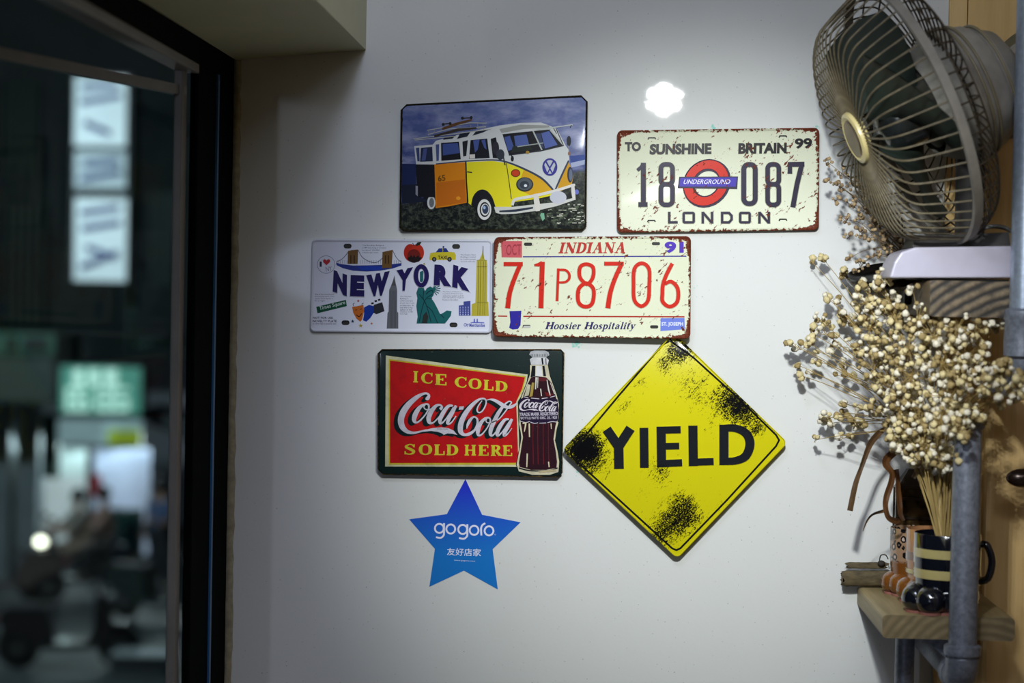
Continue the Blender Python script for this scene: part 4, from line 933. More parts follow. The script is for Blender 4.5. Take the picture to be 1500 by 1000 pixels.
M_end1 = endgrain_mat('oak_end_grain', (104, 90, 62), (138, 120, 86), .05, -.075, 26)
low = plank_obj('wooden_shelf', 'lower oak shelf plank with rounded corners carrying the boot mugs', xa, xb, dP, ZP, thk, [M_plank, M_end1], ((xa+xb)/2, -dP/2, ZP-thk))
dU = dP+.01; zu = U(1400, 411, dU).z; zu2 = U(1400, 464, dU).z
xu0 = U(1362, 440, dU).x; xu1 = U(1482, 440, dU).x
M_end2 = endgrain_mat('weathered_end_grain', (26, 22, 18), (136, 118, 92), .10, -.16, 24)
upp = plank_obj('wooden_shelf', 'upper weathered shelf plank with wavy end grain under the fan', xu0, xu1, dU, zu, zu-zu2, [wood_mat('dark_plank', (80, 66, 46), (120, 100, 70)), M_end2], ((xu0+xu1)/2, -dU/2, zu2))
# pipe frame
dq = dP+.024
pA = U(1416, 640, dq); rp = .0205*(2.64/2.6)*.98; rp = 20.5/F*(3.2-dq)
pf = thing('pipe_stand', 'blue-grey steel pipe upright with elbow in front of the lower shelf', 'pipe frame', (U(1410, 960, dq).x, -dq, U(1410, 975, dq).z))
xp = U(1414, 780, dq).x; zb_ = U(1404, 962, dq).z; ztp = U(1418, 606, dq).z
g = G(); g.tube([(xp, -dq, zb_), (xp, -dq, ztp)], rp, 24); autosmooth(g.go('upright', M_pipe, pf))
g = G(); pts = []
for i in range(9):
    a = i/8*PI/2; pts.append(Vector((xp, -dq+.03*(1-math.cos(a)), zb_-.03*math.sin(a))))
g.tube(pts, rp*1.18, 20); g.ball((xp, -dq+.002, zb_-.008), rp*1.16, sub=3)
autosmooth(g.go('elbow', M_pipe, pf), 60)
g = G(); g.lathe([(rp*1.3, 0), (rp*1.32, .004), (rp*1.3, .012), (rp*1.1, .014)], (xp, -dq, zb_+.004), n=24); autosmooth(g.go('collar', M_pipe, pf))
g = G(); g.lathe([(rp*1.12, 0), (rp*1.2, .003), (rp*1.2, .016), (rp*1.05, .018)], (xp, -dq, U(1417, 628, dq).z), n=24); autosmooth(g.go('collar', M_pipe, pf))
zhz = zb_-.03; g = G(); g.tube([(xp, -dq+.03, zhz), (xp, -.002, zhz)], rp, 20); autosmooth(g.go('arm', M_pipe, pf))
g = G(); g.lathe([(rp*1.22, 0), (rp*1.25, .003), (rp*1.25, .02), (rp*1.1, .022)], (xp, -dq+.035, zhz), (0, 1, 0), n=24); autosmooth(g.go('collar', M_pipe, pf))
# leg under the plank's left
dl = dP*.55
lx = U(1325, 970, dl).x; zl0 = ZP-thk
leg = thing('steel_pipe', 'short steel pipe leg under the left edge of the lower shelf', 'pipe', (lx, -dl, .0))
r2 = 14.0/F*(3.2-dl)
g = G(); g.tube([(lx, -dl, 0), (lx, -dl, zl0-.002)], r2, 20); autosmooth(g.go('pipe', M_pipe, leg))
g = G(); g.lathe([(r2*1.1, -.016), (r2*1.25, -.014), (r2*1.25, -.004), (r2*1.55, -.003), (r2*1.55, 0)], (lx, -dl, zl0), n=24); autosmooth(g.go('collar', M_pipe, leg))
# strut plate between leg and elbow
st = thing('shelf_bracket', 'dark steel bracket running back beneath the lower shelf', 'bracket', (xp-.02, -dl, zl0-.02))
g = G(); q0 = U(1338, 936, dP*.9); q1 = U(1392, 950, dP+.0)
g.prism([(q0.x, -dP*.9, zl0-.0005), (xp-.01, -dP*.9, zl0-.0005), (xp-.01, -dP*.9, zl0-.034), (q0.x+.02, -dP*.9, zl0-.008)], (0, dP*.5, 0)); g.go('web', M_pipe, st)
# right hand upright pipe
dr = dP+.02
xr_ = U(1505, 250, dr).x; rr2 = 21/F*(3.2-dr)
up2 = thing('steel_pipe', 'pale steel pipe upright at the right edge with a threaded coupling', 'pipe', (xr_, -dr, 0))
zc0 = U(1490, 470, dr).z
g = G(); g.tube([(xr_, -dr, zc0), (xr_, -dr, 2.58)], rr2, 24); autosmooth(g.go('pipe', M_pipe2, up2))
g = G(); g.lathe([(rr2*1.05, .006), (rr2*1.35, .002), (rr2*1.38, -.008), (rr2*1.28, -.012), (rr2*1.32, -.04), (rr2*1.32, -.06), (rr2*1.0, -.064)], (xr_, -dr, zc0+.012), n=28); autosmooth(g.go('coupling', M_pipe, up2))
g = G(); g.tube([(xr_, -dr, zc0-.045), (xr_, -dr, zc0-.07), (xr_, -dr+.02, zc0-.09), (xr_, -.06, zc0-.092)], rr2*.98, 20); autosmooth(g.go('elbow', M_pipe, up2), 60)
# board standing behind the pipes
dbd = .045; bx0 = U(1444, 700, dbd).x; bz1 = U(1460, 584, dbd).z
g = G(); g.box((bx0, -dbd, 0), (.775, -.0125, bz1), .008)
bd = g.go('wooden_board', wood_mat('pale_upright_board', (206, 170, 108), (232, 198, 138), 'z'), None, loc=((bx0+.775)/2, -.03, 0))
tag(bd, 'pale upright wooden board standing behind the pipes in the right corner', 'board')
# dark round handle poking in at the right edge
hk = U(1500, 700, .16); g = G(); g.ball((0, 0, 0), 1, sub=3)
g.v = [hk+Vector((v.x*.026, v.y*.014, v.z*.014)) for v in g.v]
g.tube([hk+Vector((.015, 0, 0)), hk+Vector((.03, .03, .0)), (hk.x+.03, -.044, hk.z)], .006, 10)
h_ = autosmooth(g.go('coat_hook', P('dark_bronze', (52, 40, 34), .25, .6), None, loc=hk), 60); tag(h_, 'dark rounded hook on the pale board at the right edge', 'hook')

# ------------------------------------------------------------------ mugs on the lower shelf
def mug(label, px, d, r, h, body, foot, bands, spots=False, toes=3):
    c = U(px, 800, d); c = Vector((c.x, -d, ZP+.0002))
    root = thing('boot_mug', label, 'mug', c, 'boot mugs on the lower shelf')
    hs = h*.38
    g = G(); g.lathe([(r*.93, hs*.6), (r*.95, hs), (r, h*.6), (r*1.0, h-.001), (r*.985, h), (r*.9, h-.0005), (r*.88, h*.5), (r*.88, hs+.004), (0, hs)], c, n=40, cap=False)
    autosmooth(g.go('cup', body, root), 50)
    # foot: rounded toes pointing left and forward, one skin
    bm = bmesh.new(); parts = [(0, 0, hs*.55, r*1.02, 1.0), ]
    me = bpy.data.metaballs.new('foot'); 
    g = G()
    def blob(x, y, z, rad, sz=1.0): g.ball(c+Vector((x, y, z)), rad, (1, 1, sz), sub=3)
    blob(-.0*r, 0, hs*.55, r*.98, .82*hs/r*1.0)
    offs = [(-.62, -.62), (-.86, -.02), (-.62, .6)] if toes == 3 else [(-.55, -.72), (-.9, -.2), (-.75, .45), (.35, -.8)]
    for ox, oy in offs: blob(ox*r, oy*r*.9, hs*.46, r*.48, .95)
    bpy.data.metaballs.remove(me); bm.free()
    for v in g.v: v.z = max(v.z, c.z+.003)
    o = autosmooth(g.go('foot', foot, root), 70)
    g = G(); g.lathe([(r*.9, 0), (r*.92, .0035)], c, n=32)
    for ox, oy in offs: g.lathe([(r*.34, 0), (r*.36, .0035)], c+Vector((ox*r, oy*r*.9, 0)), n=16)
    g.go('sole', P('clay_sole', (150, 96, 84), .7), root)
    for z0, z1, m in bands:
        g = G(); g.lathe([(r*.98, h*z0), (r*1.008, h*z0+.0006), (r*1.008, h*z1-.0006), (r*.98, h*z1)], c, n=40, cap=False); autosmooth(g.go('stripe', m, root), 50)
    pts = [c+Vector((r*.9, 0, h*.86)), c+Vector((r*1.15, -.006, h*.86)), c+Vector((r*1.32, -.006, h*.66)), c+Vector((r*1.2, -.006, h*.44)), c+Vector((r*.9, 0, h*.40))]
    g = G(); g.tube([Vector(p) for p in spline([tuple(p) for p in pts], 5)], .0055, 10); autosmooth(g.go('handle', foot, root), 70)
    return root, c
M_tan = P('tan_glaze', (158, 112, 76), .2, coat=.8); M_or = P('orange_glaze', (112, 66, 24), .08, coat=1.0, var=.2); M_bk = P('black_glaze', (14, 16, 24), .06, coat=1.0)
M_bg = P('beige_glaze', (172, 158, 104), .2, coat=.8); M_grst = P('grey_glaze', (120, 96, 84), .2, coat=.8)
# leopard pattern glaze
t = NT('leopard_glaze'); o_ = t.obj()
vo = t.n('ShaderNodeTexVoronoi', feature='F1'); t.L(o_, vo.inputs['Vector']); vo.inputs['Scale'].default_value = 88; vo.inputs['Randomness'].default_value = .7
dd = vo.outputs['Distance']; nn_ = t.noise(o_, 220, 2)
d2 = t.math('ADD', dd, t.math('MULTIPLY', t.math('SUBTRACT', nn_, .5), .3))
ringm = t.math('MULTIPLY', t.ramp(d2, .22, .26), t.ramp(d2, .50, .46)); sz = t.n('ShaderNodeSeparateXYZ'); t.L(o_, sz.inputs[0])
base = t.mix(t.ramp(sz.outputs[2], .048, .053), lin((112, 66, 24)), lin((150, 120, 94)))
cc_ = t.mix(t.ramp(d2, .26, .18), base, lin((180, 160, 150)))
cc_ = t.mix(t.math('MULTIPLY', ringm, t.ramp(sz.outputs[2], .048, .053)), t.mix(t.ramp(sz.outputs[2], .048, .053), base, cc_), lin((20, 18, 22)))
t.set(Base_Color=cc_, Roughness=.2, Coat_Weight=.8); M_leo = t.m
d1_, d2_, d3_ = .081, .160, .249
mug('small boot mug with leopard spots and orange foot, nearest the wall', 1340, d1_, .037, .100, M_leo, M_or, [], True)
mug('orange boot mug with pale band, middle of three', 1369, d2_, .041, .108, M_tan, M_or, [(.58, .70, M_grst), (.40, .46, M_bg)])
mk, mc = mug('black boot mug with two beige stripes, nearest the camera', 1388, d3_, .047, .112, M_bk, M_bk, [(.70, .82, M_bg), (.44, .56, M_bg)], toes=4)

# bark sticks
def bark(px0, px1, py, d, r, seed, lab):
    rn = random.Random(seed); a = U(px0, py, d); b = U(px1, py, d); root = None
    n = 14; m = 14; v = []; f = []
    for i in range(n+1):
        t_i = i/n; p = a.lerp(b, t_i)
        for j in range(m):
            an = 2*PI*j/m; rr0 = r*(1+.16*math.sin(3*an+seed)+rn.uniform(-.05, .05)); rr0 *= (1-.1*(i in (0, n)))
            v.append(p+Vector((rn.uniform(-.001, .001) if i not in (0, n) else (rn.uniform(-.004, .003)), math.cos(an)*rr0, math.sin(an)*rr0)))
    for i in range(n):
        for j in range(m): f.append([i*m+j, i*m+(j+1) % m, (i+1)*m+(j+1) % m, (i+1)*m+j])
    g = G(); g.add(v, f); 
    zmin = min(p.z for p in v)
    mk_ = P('bark', (84, 72, 48), .8, var=.5, scale=160, bump=.6, stretch=(.3, 1, 1))
    root = thing('bark_stick', lab, 'stick', ((a.x+b.x)/2, -d, zmin), 'bark sticks beside the mugs')
    autosmooth(g.go('bark', mk_, root), 70)
    g = G(); c0 = a+Vector((-.0005, 0, 0)); g.add([c0+Vector((0, math.cos(2*PI*j/14)*r*.86, math.sin(2*PI*j/14)*r*.86)) for j in range(14)]+[c0], [[j, (j+1) % 14, 14] for j in range(14)]); g.go('cut_end', P('cut_wood', (122, 96, 76), .8), root)
bark(1234, 1312, 846, .022, .0115, 1, 'thick bark stick lying on the lower shelf by the leopard mug')
bark(1240, 1300, 828, .022, .0048, 2, 'thin bark stick on top of the thicker stick')
kn = U(1292, 822, .03); g = G()
g.ball(kn+Vector((-.001, 0, -.003)), .006, (1, .8, .8), sub=2)
g.tube([Vector(p) for p in spline([tuple(kn+Vector(q)) for q in ((-.004, 0, 0), (-.002, 0, .009), (.005, 0, .010), (.009, -.002, .004))], 5)], .0009, 6)
w_ = g.go('wire_twist', P('dark_twine', (40, 34, 28), .8), None, True, loc=kn); tag(w_, 'dark twisted wire knot on the bark sticks', 'wire')

# amber lantern behind the mugs
jd = .021; jx = U(1345, 740, jd).x
j = thing('glass_lantern', 'dark amber glass lantern box standing behind the leopard mug', 'lantern', (jx, -jd, ZP))
t = NT('amber_glass'); t.set(Base_Color=t.mix(t.ramp(t.noise(t.obj(), 60, 4), .35, .65), lin((26, 20, 14)), lin((92, 70, 40))), Roughness=.08, Transmission_Weight=.4, IOR=1.45); M_amb = t.m
H_ = U(1340, 690, jd).z-ZP; wj = .034; MJ = P('lantern_frame', (46, 36, 24), .35, .4, var=.3)
g = G(); g.box((jx-wj, -jd-.017, ZP+.001), (jx+wj, -jd+.017, ZP+.008), .001); g.go('base', MJ, j)
for sx_ in (-1, 1):
    for sy_ in (-1, 1): g = G(); g.box((jx+sx_*wj-.0022, -jd+sy_*.0145-.0022, ZP+.008), (jx+sx_*wj+.0022, -jd+sy_*.0145+.0022, ZP+H_*.86)); g.go('corner_post', MJ, j)
for sy_ in (-1, 1): g = G(); g.box((jx-wj+.0025, -jd+sy_*.0145-.0008, ZP+.008), (jx+wj-.0025, -jd+sy_*.0145+.0008, ZP+H_*.86)); g.go('pane', M_amb, j)
for sx_ in (-1, 1): g = G(); g.box((jx+sx_*wj-.0008, -jd-.012, ZP+.008), (jx+sx_*wj+.0008, -jd+.012, ZP+H_*.86)); g.go('pane', M_amb, j)
for z_ in (.60, .76, .86): g = G(); g.box((jx-wj-.001, -jd-.018, ZP+H_*z_), (jx+wj+.001, -jd-.0155, ZP+H_*z_+.004)); g.go('bar', MJ, j)
g = G(); v0 = [(jx+a*wj*1.05, -jd+b*.018, ZP+H_*.86) for a, b in ((-1, -1), (1, -1), (1, 1), (-1, 1))]; v1 = [(jx+a*wj*.5, -jd+b*.01, ZP+H_*1.02) for a, b in ((-1, -1), (1, -1), (1, 1), (-1, 1))]
g.add(v0+v1, [[3, 2, 1, 0], [4, 5, 6, 7]]+[[k, (k+1) % 4, (k+1) % 4+4, k+4] for k in range(4)]); g.go('roof', MJ, j)

# dried ribbons / leaves
M_leaf = P('dried_leaf', (84, 60, 34), .6, var=.35, scale=60)
def ribbon(name, label, pts, d, mat=M_leaf, grp=None, cat='leaf'):
    """pts: px, py, width px"""
    pts = spline(pts, 6); n = len(pts); v = []; f = []
    for i, (x, y, w) in enumerate(pts):
        w *= 1.3
        a = pts[max(0, i-1)]; b = pts[min(n-1, i+1)]; dx, dy = b[0]-a[0], b[1]-a[1]; L = math.hypot(dx, dy) or 1
        nx, ny = -dy/L, dx/L; tw = math.sin(i/n*5)*.004; dd_ = d+.006*math.sin(i/n*4)
        p0 = U(x+nx*w/2, y+ny*w/2, dd_+tw); p1 = U(x, y, dd_-.0015); p2 = U(x-nx*w/2, y-ny*w/2, dd_-tw)
        e = Vector((0, .0006, 0)); v += [p0, p1, p2, p0+e, p1+e, p2+e]
        if i:
            k = 6*i; q = k-6
            f += [[q, q+1, k+1, k], [q+1, q+2, k+2, k+1], [q+4, q+3, k+3, k+4], [q+5, q+4, k+4, k+5], [q+2, q+5, k+5, k+2], [q+3, q, k, k+3]]
    f += [[0, 3, 4, 1], [1, 4, 5, 2], [6*n-6, 6*n-5, 6*n-2, 6*n-3], [6*n-5, 6*n-4, 6*n-1, 6*n-2]]
    lo = min(v, key=lambda p: p.z).copy(); g = G(); g.add(v, f); o = g.go(name, mat, None, False, loc=lo); tag(o, label, cat, grp); return o
ribbon('dried_leaf', 'long narrow brown dried leaf hanging free at the left of the dried flowers', [(1296, 628, 5), (1286, 636, 7), (1274, 652, 6.5), (1262, 684, 5), (1253, 710, 6), (1245, 748, 6.5)], .14, grp='dried leaves by the lantern')
ribbon('dried_leaf', 'thin curled brown leaf tip pointing down above the bark sticks', [(1296, 748, 4), (1279, 753, 2.5), (1270, 763, 2), (1264, 778, 1)], .13, grp='dried leaves by the lantern')
cz = lambda x, y, w: (1260+x/6.25, 620+y/6.25, w)
ribbon('brown_ribbon', 'folded orange-brown ribbon looping down beside the amber lantern', [cz(440, 160, 6), cz(340, 240, 8), cz(250, 320, 9), cz(240, 380, 8), cz(290, 450, 6), cz(285, 540, 7), cz(245, 660, 7), cz(232, 760, 6), cz(260, 860, 6), cz(330, 895, 7), cz(365, 880, 4)], .155, P('brown_ribbon', (84, 52, 24), .45, var=.3, scale=50), 'brown ribbons by the lantern', 'ribbon')
ribbon('brown_ribbon', 'narrow orange-brown ribbon hanging across the front of the amber lantern', [cz(330, 420, 6), cz(345, 520, 5), cz(350, 620, 6), cz(362, 740, 6), cz(370, 830, 5), cz(400, 890, 4)], .15, P('brown_ribbon', (84, 52, 24)), 'brown ribbons by the lantern', 'ribbon')
ribbon('brown_ribbon', 'short brown ribbon under the flower heads above the lantern', [(1330, 655, 7), (1345, 645, 9), (1352, 662, 8), (1346, 684, 7), (1338, 700, 5)], .16, P('brown_ribbon', (84, 52, 24)), 'brown ribbons by the lantern', 'ribbon')

# ------------------------------------------------------------------ dried flowers
def bud_mesh(name, r, mat, seed):
    rn = random.Random(seed); bm = bmesh.new(); bmesh.ops.create_icosphere(bm, subdivisions=2, radius=r)
    for v in bm.verts: v.co *= 1+rn.uniform(-.26, .22); v.co.z *= .9
    me = bpy.data.meshes.new(name); bm.to_mesh(me); bm.free(); me.materials.append(mat)
    me.polygons.foreach_set('use_smooth', [True]*len(me.polygons)); return me
def bouquet(label, base, baseloc, clusters, rad, mats, mstem, grp, seed, mid, extra_stems=0, limit=300, nstraw=0):
    rn = random.Random(seed); root = thing('dried_flower_bunch', label, 'dried flowers', baseloc)
    meshes = [bud_mesh('flower_head', rad, m, k) for k, m in enumerate(mats)]
    buds = []; st = G()
    for (x, y, r, n, d, *sz) in clusters:
        k = sz[0] if sz else 1.0
        c = U(x, y, d); mpt = U(mid[0]+rn.uniform(-18, 18)+(x-mid[0])*.25, mid[1]+rn.uniform(-10, 10)+(y-mid[1])*.25, mid[2]+(d-mid[2])*.3)
        b = base+Vector((rn.uniform(-.006, .006), rn.uniform(-.006, .006), 0))
        path = [Vector(p) for p in spline([tuple(b), tuple(mpt), tuple(mpt.lerp(c, .6)+Vector((0, 0, .008))), tuple(c)], 5)]
        st.tube(path, [.0011-.0007*i/len(path) for i in range(len(path))], 4)
        for i in range(n):
            a = rn.uniform(0, 2*PI); q = math.sqrt(rn.random())*r; p = U(x+q*math.cos(a), y+q*math.sin(a)*.9, d+rn.gauss(0, .014))
            buds.append((p, k*rn.uniform(.62, 1.18))); st.tube([c+(p-c)*.0+Vector((rn.uniform(-.003, .003), 0, -.004)), (c+p)/2+Vector((0, 0, -.002)), p], .00035, 3, cap=False)
    st.go('stem', mstem, root, kind='stuff')
    buds.sort(key=lambda q: -q[1]/(3.2+q[0].y))
    for (p, k) in buds[:limit]:
        o = bpy.data.objects.new('flower_head', rn.choice(meshes)); COL.objects.link(o); o.parent = root; o.location = p-Vector(baseloc); o.scale = (k,)*3
        o.rotation_euler = (rn.uniform(0, 6), rn.uniform(0, 6), 0)
    if len(buds) > limit:
        g = G()
        for (p, k) in buds[limit:]:
            m = rn.randrange(len(meshes)); me = meshes[m]; R_ = Matrix.Rotation(rn.uniform(0, 6), 3, 'X')
            g.add([p+(R_ @ v.co)*k for v in me.vertices], [list(q.vertices) for q in me.polygons], m)
        g.go('small_flower_head', mats, root, True, kind='stuff')
    if nstraw:
        g = G()
        for i in range(nstraw):
            a = rn.uniform(-1, 1); b_ = rn.uniform(-1, 1)
            top = U(1384+a*9, 690+rn.uniform(-8, 8), d3_+b_*.01); bot = base+Vector((a*.006, b_*.008, -.02))
            g.tube([bot, bot.lerp(top, .5)+Vector((rn.uniform(-.002, .002), 0, 0)), top], .0014, 5)
        g.go('straw_stem', P('straw', (192, 168, 118), .6), root, kind='stuff')
    return root
M_b = [P('cream_bud', (202, 186, 138), .8, scale=300, var=.2, bump=.4), P('pale_bud', (216, 208, 186), .8, scale=300, var=.2, bump=.4), P('tan_bud', (150, 130, 84), .8, scale=300, var=.25, bump=.4)]
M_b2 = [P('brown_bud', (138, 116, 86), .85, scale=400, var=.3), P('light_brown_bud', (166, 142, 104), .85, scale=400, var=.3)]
L1 = [(1158, 503, 8, 4, .18), (1172, 508, 10, 5, .18), (1188, 487, 10, 6, .18), (1184, 500, 8, 4, .19), (1200, 468, 13, 8, .2), (1207, 486, 13, 8, .2), (1222, 500, 10, 5, .19), (1214, 434, 6, 3, .2), (1226, 441, 6, 3, .2), (1211, 434, 4, 2, .2), (1187, 381, 5, 2, .16), (1207, 380, 6, 4, .16), (1232, 400, 7, 5, .18), (1237, 458, 8, 5, .2), (1194, 512, 6, 3, .18), (1216, 516, 5, 2, .2), (1168, 534, 5, 3, .18), (1188, 545, 6, 3, .18), (1197, 528, 7, 4, .18), (1174, 550, 4, 2, .18), (1235, 531, 6, 3, .2), (1243, 549, 8, 4, .2), (1249, 504, 12, 8, .2), (1225, 548, 4, 2, .2), (1205, 612, 11, 8, .17), (1213, 620, 9, 6, .17), (1228, 606, 9, 5, .17), (1231, 590, 7, 4, .17), (1253, 608, 15, 12, .18), (1258, 622, 9, 6, .18), (1236, 638, 9, 6, .18), (1195, 644, 6, 3, .17), (1281, 598, 12, 8, .19), (1242, 470, 10, 6, .2),
 (1258, 462, 15, 9, .2), (1268, 440, 20, 14, .22), (1290, 408, 16, 9, .24), (1300, 435, 20, 12, .24), (1275, 478, 20, 13, .22), (1262, 418, 9, 5, .2), (1310, 465, 24, 16, .25), (1337, 424, 8, 4, .28), (1345, 466, 26, 18, .3), (1300, 505, 24, 18, .25), (1330, 508, 28, 24, .3), (1280, 535, 20, 14, .24), (1300, 556, 24, 18, .25), (1335, 548, 32, 32, .3), (1370, 490, 28, 22, .33), (1400, 480, 26, 18, .34), (1430, 484, 26, 14, .34), (1458, 478, 14, 7, .3), (1380, 528, 32, 28, .33), (1415, 518, 28, 20, .34), (1318, 596, 28, 22, .27), (1350, 596, 28, 24, .3), (1382, 575, 28, 22, .33), (1310, 630, 18, 12, .24), (1340, 636, 24, 20, .27), (1370, 636, 26, 22, .29), (1395, 655, 18, 12, .3), (1322, 655, 14, 8, .26), (1352, 676, 14, 10, .27), (1374, 692, 12, 9, .27), (1474, 536, 12, 8, .44, 1.15), (1494, 556, 12, 8, .44, 1.15), (1452, 562, 14, 8, .44, 1.15), (1462, 545, 16, 12, .44, 1.1), (1490, 575, 14, 10, .44, 1.1), (1438, 574, 8, 5, .44, 1.1), (1468, 586, 10, 5, .44, 1.1), (1352, 655, 30, 26, .3), (1384, 668, 22, 18, .36), (1330, 640, 24, 18, .28), (1400, 628, 22, 18, .42), (1425, 610, 18, 12, .42), (1380, 610, 26, 20, .4), (1410, 556, 22, 14, .40), (1412, 596, 20, 13, .34), (1428, 540, 20, 12, .35), (1480, 572, 9, 4, .44, 1.1), (1268, 510, 16, 10, .22)]
base1 = mc+Vector((-.003, .0, .112-.03))
bouquet('big bunch of cream dried gypsophila with stems standing in the black striped mug', base1, mc+Vector((0, 0, .05)), [(c[0], c[1], c[2]*1.12, max(2, int(c[3]*(1.0 if c[0] < 1255 else 1.9))), (c[4]*.3 if c[0] < 1262 else c[4]*.85), *c[5:]) for c in L1], .0049, M_b, P('dry_stem', (150, 126, 72), .8), None, 11, (1375, 650, d3_), nstraw=16)
L2 = [(1213, 238, 9, 6, .09), (1210, 262, 6, 4, .09), (1232, 254, 10, 8, .1), (1231, 274, 8, 6, .1), (1250, 268, 12, 9, .1), (1262, 286, 13, 12, .11), (1246, 298, 9, 7, .1), (1270, 308, 13, 12, .11), (1240, 322, 10, 8, .1), (1262, 340, 11, 9, .11), (1282, 330, 13, 12, .11), (1243, 346, 8, 6, .1), (1300, 330, 12, 9, .12), (1297, 345, 9, 6, .12), (1312, 348, 9, 6, .12), (1245, 378, 5, 3, .1), (1262, 386, 11, 8, .1), (1280, 372, 10, 8, .11), (1300, 366, 10, 8, .12), (1255, 396, 7, 5, .1), (1222, 268, 8, 5, .09), (1225, 290, 9, 7, .1), (1255, 318, 9, 8, .11), (1290, 300, 12, 9, .12), (1275, 345, 12, 8, .12)]
b2p = U(1366, 409, .10); b2p.z = zu+.001; b2p.x = max(b2p.x, xu0+.01)
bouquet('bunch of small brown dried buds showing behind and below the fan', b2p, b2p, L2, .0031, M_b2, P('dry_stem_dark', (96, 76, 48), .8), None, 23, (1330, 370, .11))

# ------------------------------------------------------------------ fan
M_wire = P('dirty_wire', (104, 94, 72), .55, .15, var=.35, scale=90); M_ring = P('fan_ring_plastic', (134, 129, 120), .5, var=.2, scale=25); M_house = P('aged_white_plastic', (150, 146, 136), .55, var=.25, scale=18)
FC = U(1334, 168, .25); AX = Vector((-.90, -.14, -.40)).normalized(); PXM = (3.2-.25)/F
R_ = 198*PXM
fan = thing('desk_fan', 'old wire-caged desk fan tilted down to the left on the upper shelf', 'fan', (U(1400, 362, .2).x, -.2, zu+.001))
SX = AX.orthogonal().normalized(); SY = AX.cross(SX)
def fp(ax, r, ang): return FC+AX*(ax*PXM)+(SX*math.cos(ang)+SY*math.sin(ang))*(r*PXM)
fg = G(); fg.lathe([(R_*.985, -.007), (R_*1.012, -.0065), (R_*1.015, .0065), (R_*.985, .007), (R_*.985, -.007)], FC, AX, 72, cap=False)
ringo = autosmooth(fg.go('ring_band', M_ring, fan), 40)
# front grille
fgr = thing('front_grille', None, None, (0, 0, 0)); fgr.parent = fan; fgr.location = (0, 0, 0)
for k in ('label', 'category'):
    if k in fgr: del fgr[k]
prof = [(20, 84), (60, 88), (110, 88), (140, 85), (160, 75), (171, 58), (184, 30), (196, 2)]
NW = 54
def wire_pts(profile, ang, swirl):
    p2 = spline(profile, 4); n = len(p2); return [fp(h, r, ang+swirl*(r/200.0)) for r, h in p2]
w0 = wire_pts(prof, 0, .0)
gg = G(); gg.tube([p-FC for p in w0], .0014, 5)
me = bpy.data.meshes.new('wire'); me.from_pydata([tuple(v) for v in gg.v], [], gg.f); me.materials.append(M_wire); me.polygons.foreach_set('use_smooth', [True]*len(me.polygons))
rl = root_loc(fgr)
for i in range(NW):
    o = bpy.data.objects.new('wire', me); COL.objects.link(o); o.parent = fgr; o.location = FC-rl
    o.rotation_mode = 'QUATERNION'; 
    from mathutils import Quaternion
    o.rotation_quaternion = Quaternion(AX, 2*PI*i/NW)
g = G(); g.lathe([(0, 97), (24, 96), (32, 93), (34, 88), (34, 82), (20, 81)], (0, 0, 0), (0, 0, 1), 36)
g = G(); g.lathe([(r*PXM, h*PXM) for r, h in ((38, 80), (40, 86), (38, 92), (33, 94), (30, 92), (0, 92))], FC, AX, 36, cap=False); autosmooth(g.go('badge', P('cream_badge', (206, 190, 132), .3, var=.08), fgr), 45)
g = G(); g.lathe([(r*PXM, h*PXM) for r, h in ((28, 92), (26, 94.5), (0, 95))], FC, AX, 32, cap=False); autosmooth(g.go('badge_plate', P('badge_metal', (120, 104, 84), .25, .7), fgr), 45)
# back grille
bgr = bpy.data.objects.new('back_grille', None); COL.objects.link(bgr); bgr.parent = fan
prof2 = [(196, -2), (192, -25), (180, -42), (140, -52), (100, -56), (75, -58)]
w1 = wire_pts(prof2, 0, 0); gg = G(); gg.tube([p-FC for p in w1], .0014, 5)
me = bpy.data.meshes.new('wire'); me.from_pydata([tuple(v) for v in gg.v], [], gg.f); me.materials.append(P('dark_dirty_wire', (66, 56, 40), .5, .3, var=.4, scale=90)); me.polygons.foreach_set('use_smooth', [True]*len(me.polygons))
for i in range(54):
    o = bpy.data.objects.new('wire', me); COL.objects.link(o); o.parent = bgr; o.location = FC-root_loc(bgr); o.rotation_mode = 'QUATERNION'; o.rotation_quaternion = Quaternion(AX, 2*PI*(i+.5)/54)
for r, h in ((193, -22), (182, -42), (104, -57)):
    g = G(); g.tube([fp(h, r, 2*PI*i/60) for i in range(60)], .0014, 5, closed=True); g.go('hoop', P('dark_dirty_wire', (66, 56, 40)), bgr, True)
# blades and hub
M_blade = P('smoky_green_blade', (40, 50, 43), .55, var=.25, scale=14)
def _pix(p):
    v = RC.transposed() @ (p-CAM); return 750+v.x/-v.z*F, 500-v.y/-v.z*F
BANG = min([2*PI*i/72 for i in range(72)], key=lambda a: (_pix(fp(10, 130, a))[0]-1275)**2+(_pix(fp(10, 130, a))[1]-55)**2)-.12
ro = bpy.data.objects.new('rotor', None); COL.objects.link(ro); ro.parent = fan
for k in range(4):
    v = []; f = []; n = 8; m = 10
    for i in range(n+1):
        r = 30+(156-30)*i/n
        half = .64+.14*math.sin(PI*min(1, i/n*1.05)) - (.22 if i == n else 0)
        for jx_ in range(m+1):
            s = jx_/m*2-1; an = k*PI/2+BANG+s*half+.25*(i/n); v.append(fp(26+s*42*(1-.2*i/n), r, an))
    for i in range(n):
        for jx_ in range(m): a_ = i*(m+1)+jx_; f.append([a_, a_+1, a_+m+2, a_+m+1])
    nv = len(v); v += [p-AX*.0015 for p in v]; f += [[q+nv for q in reversed(x)] for x in f]
    g = G(); g.add(v, f); g.go('blade', M_blade, ro, True)
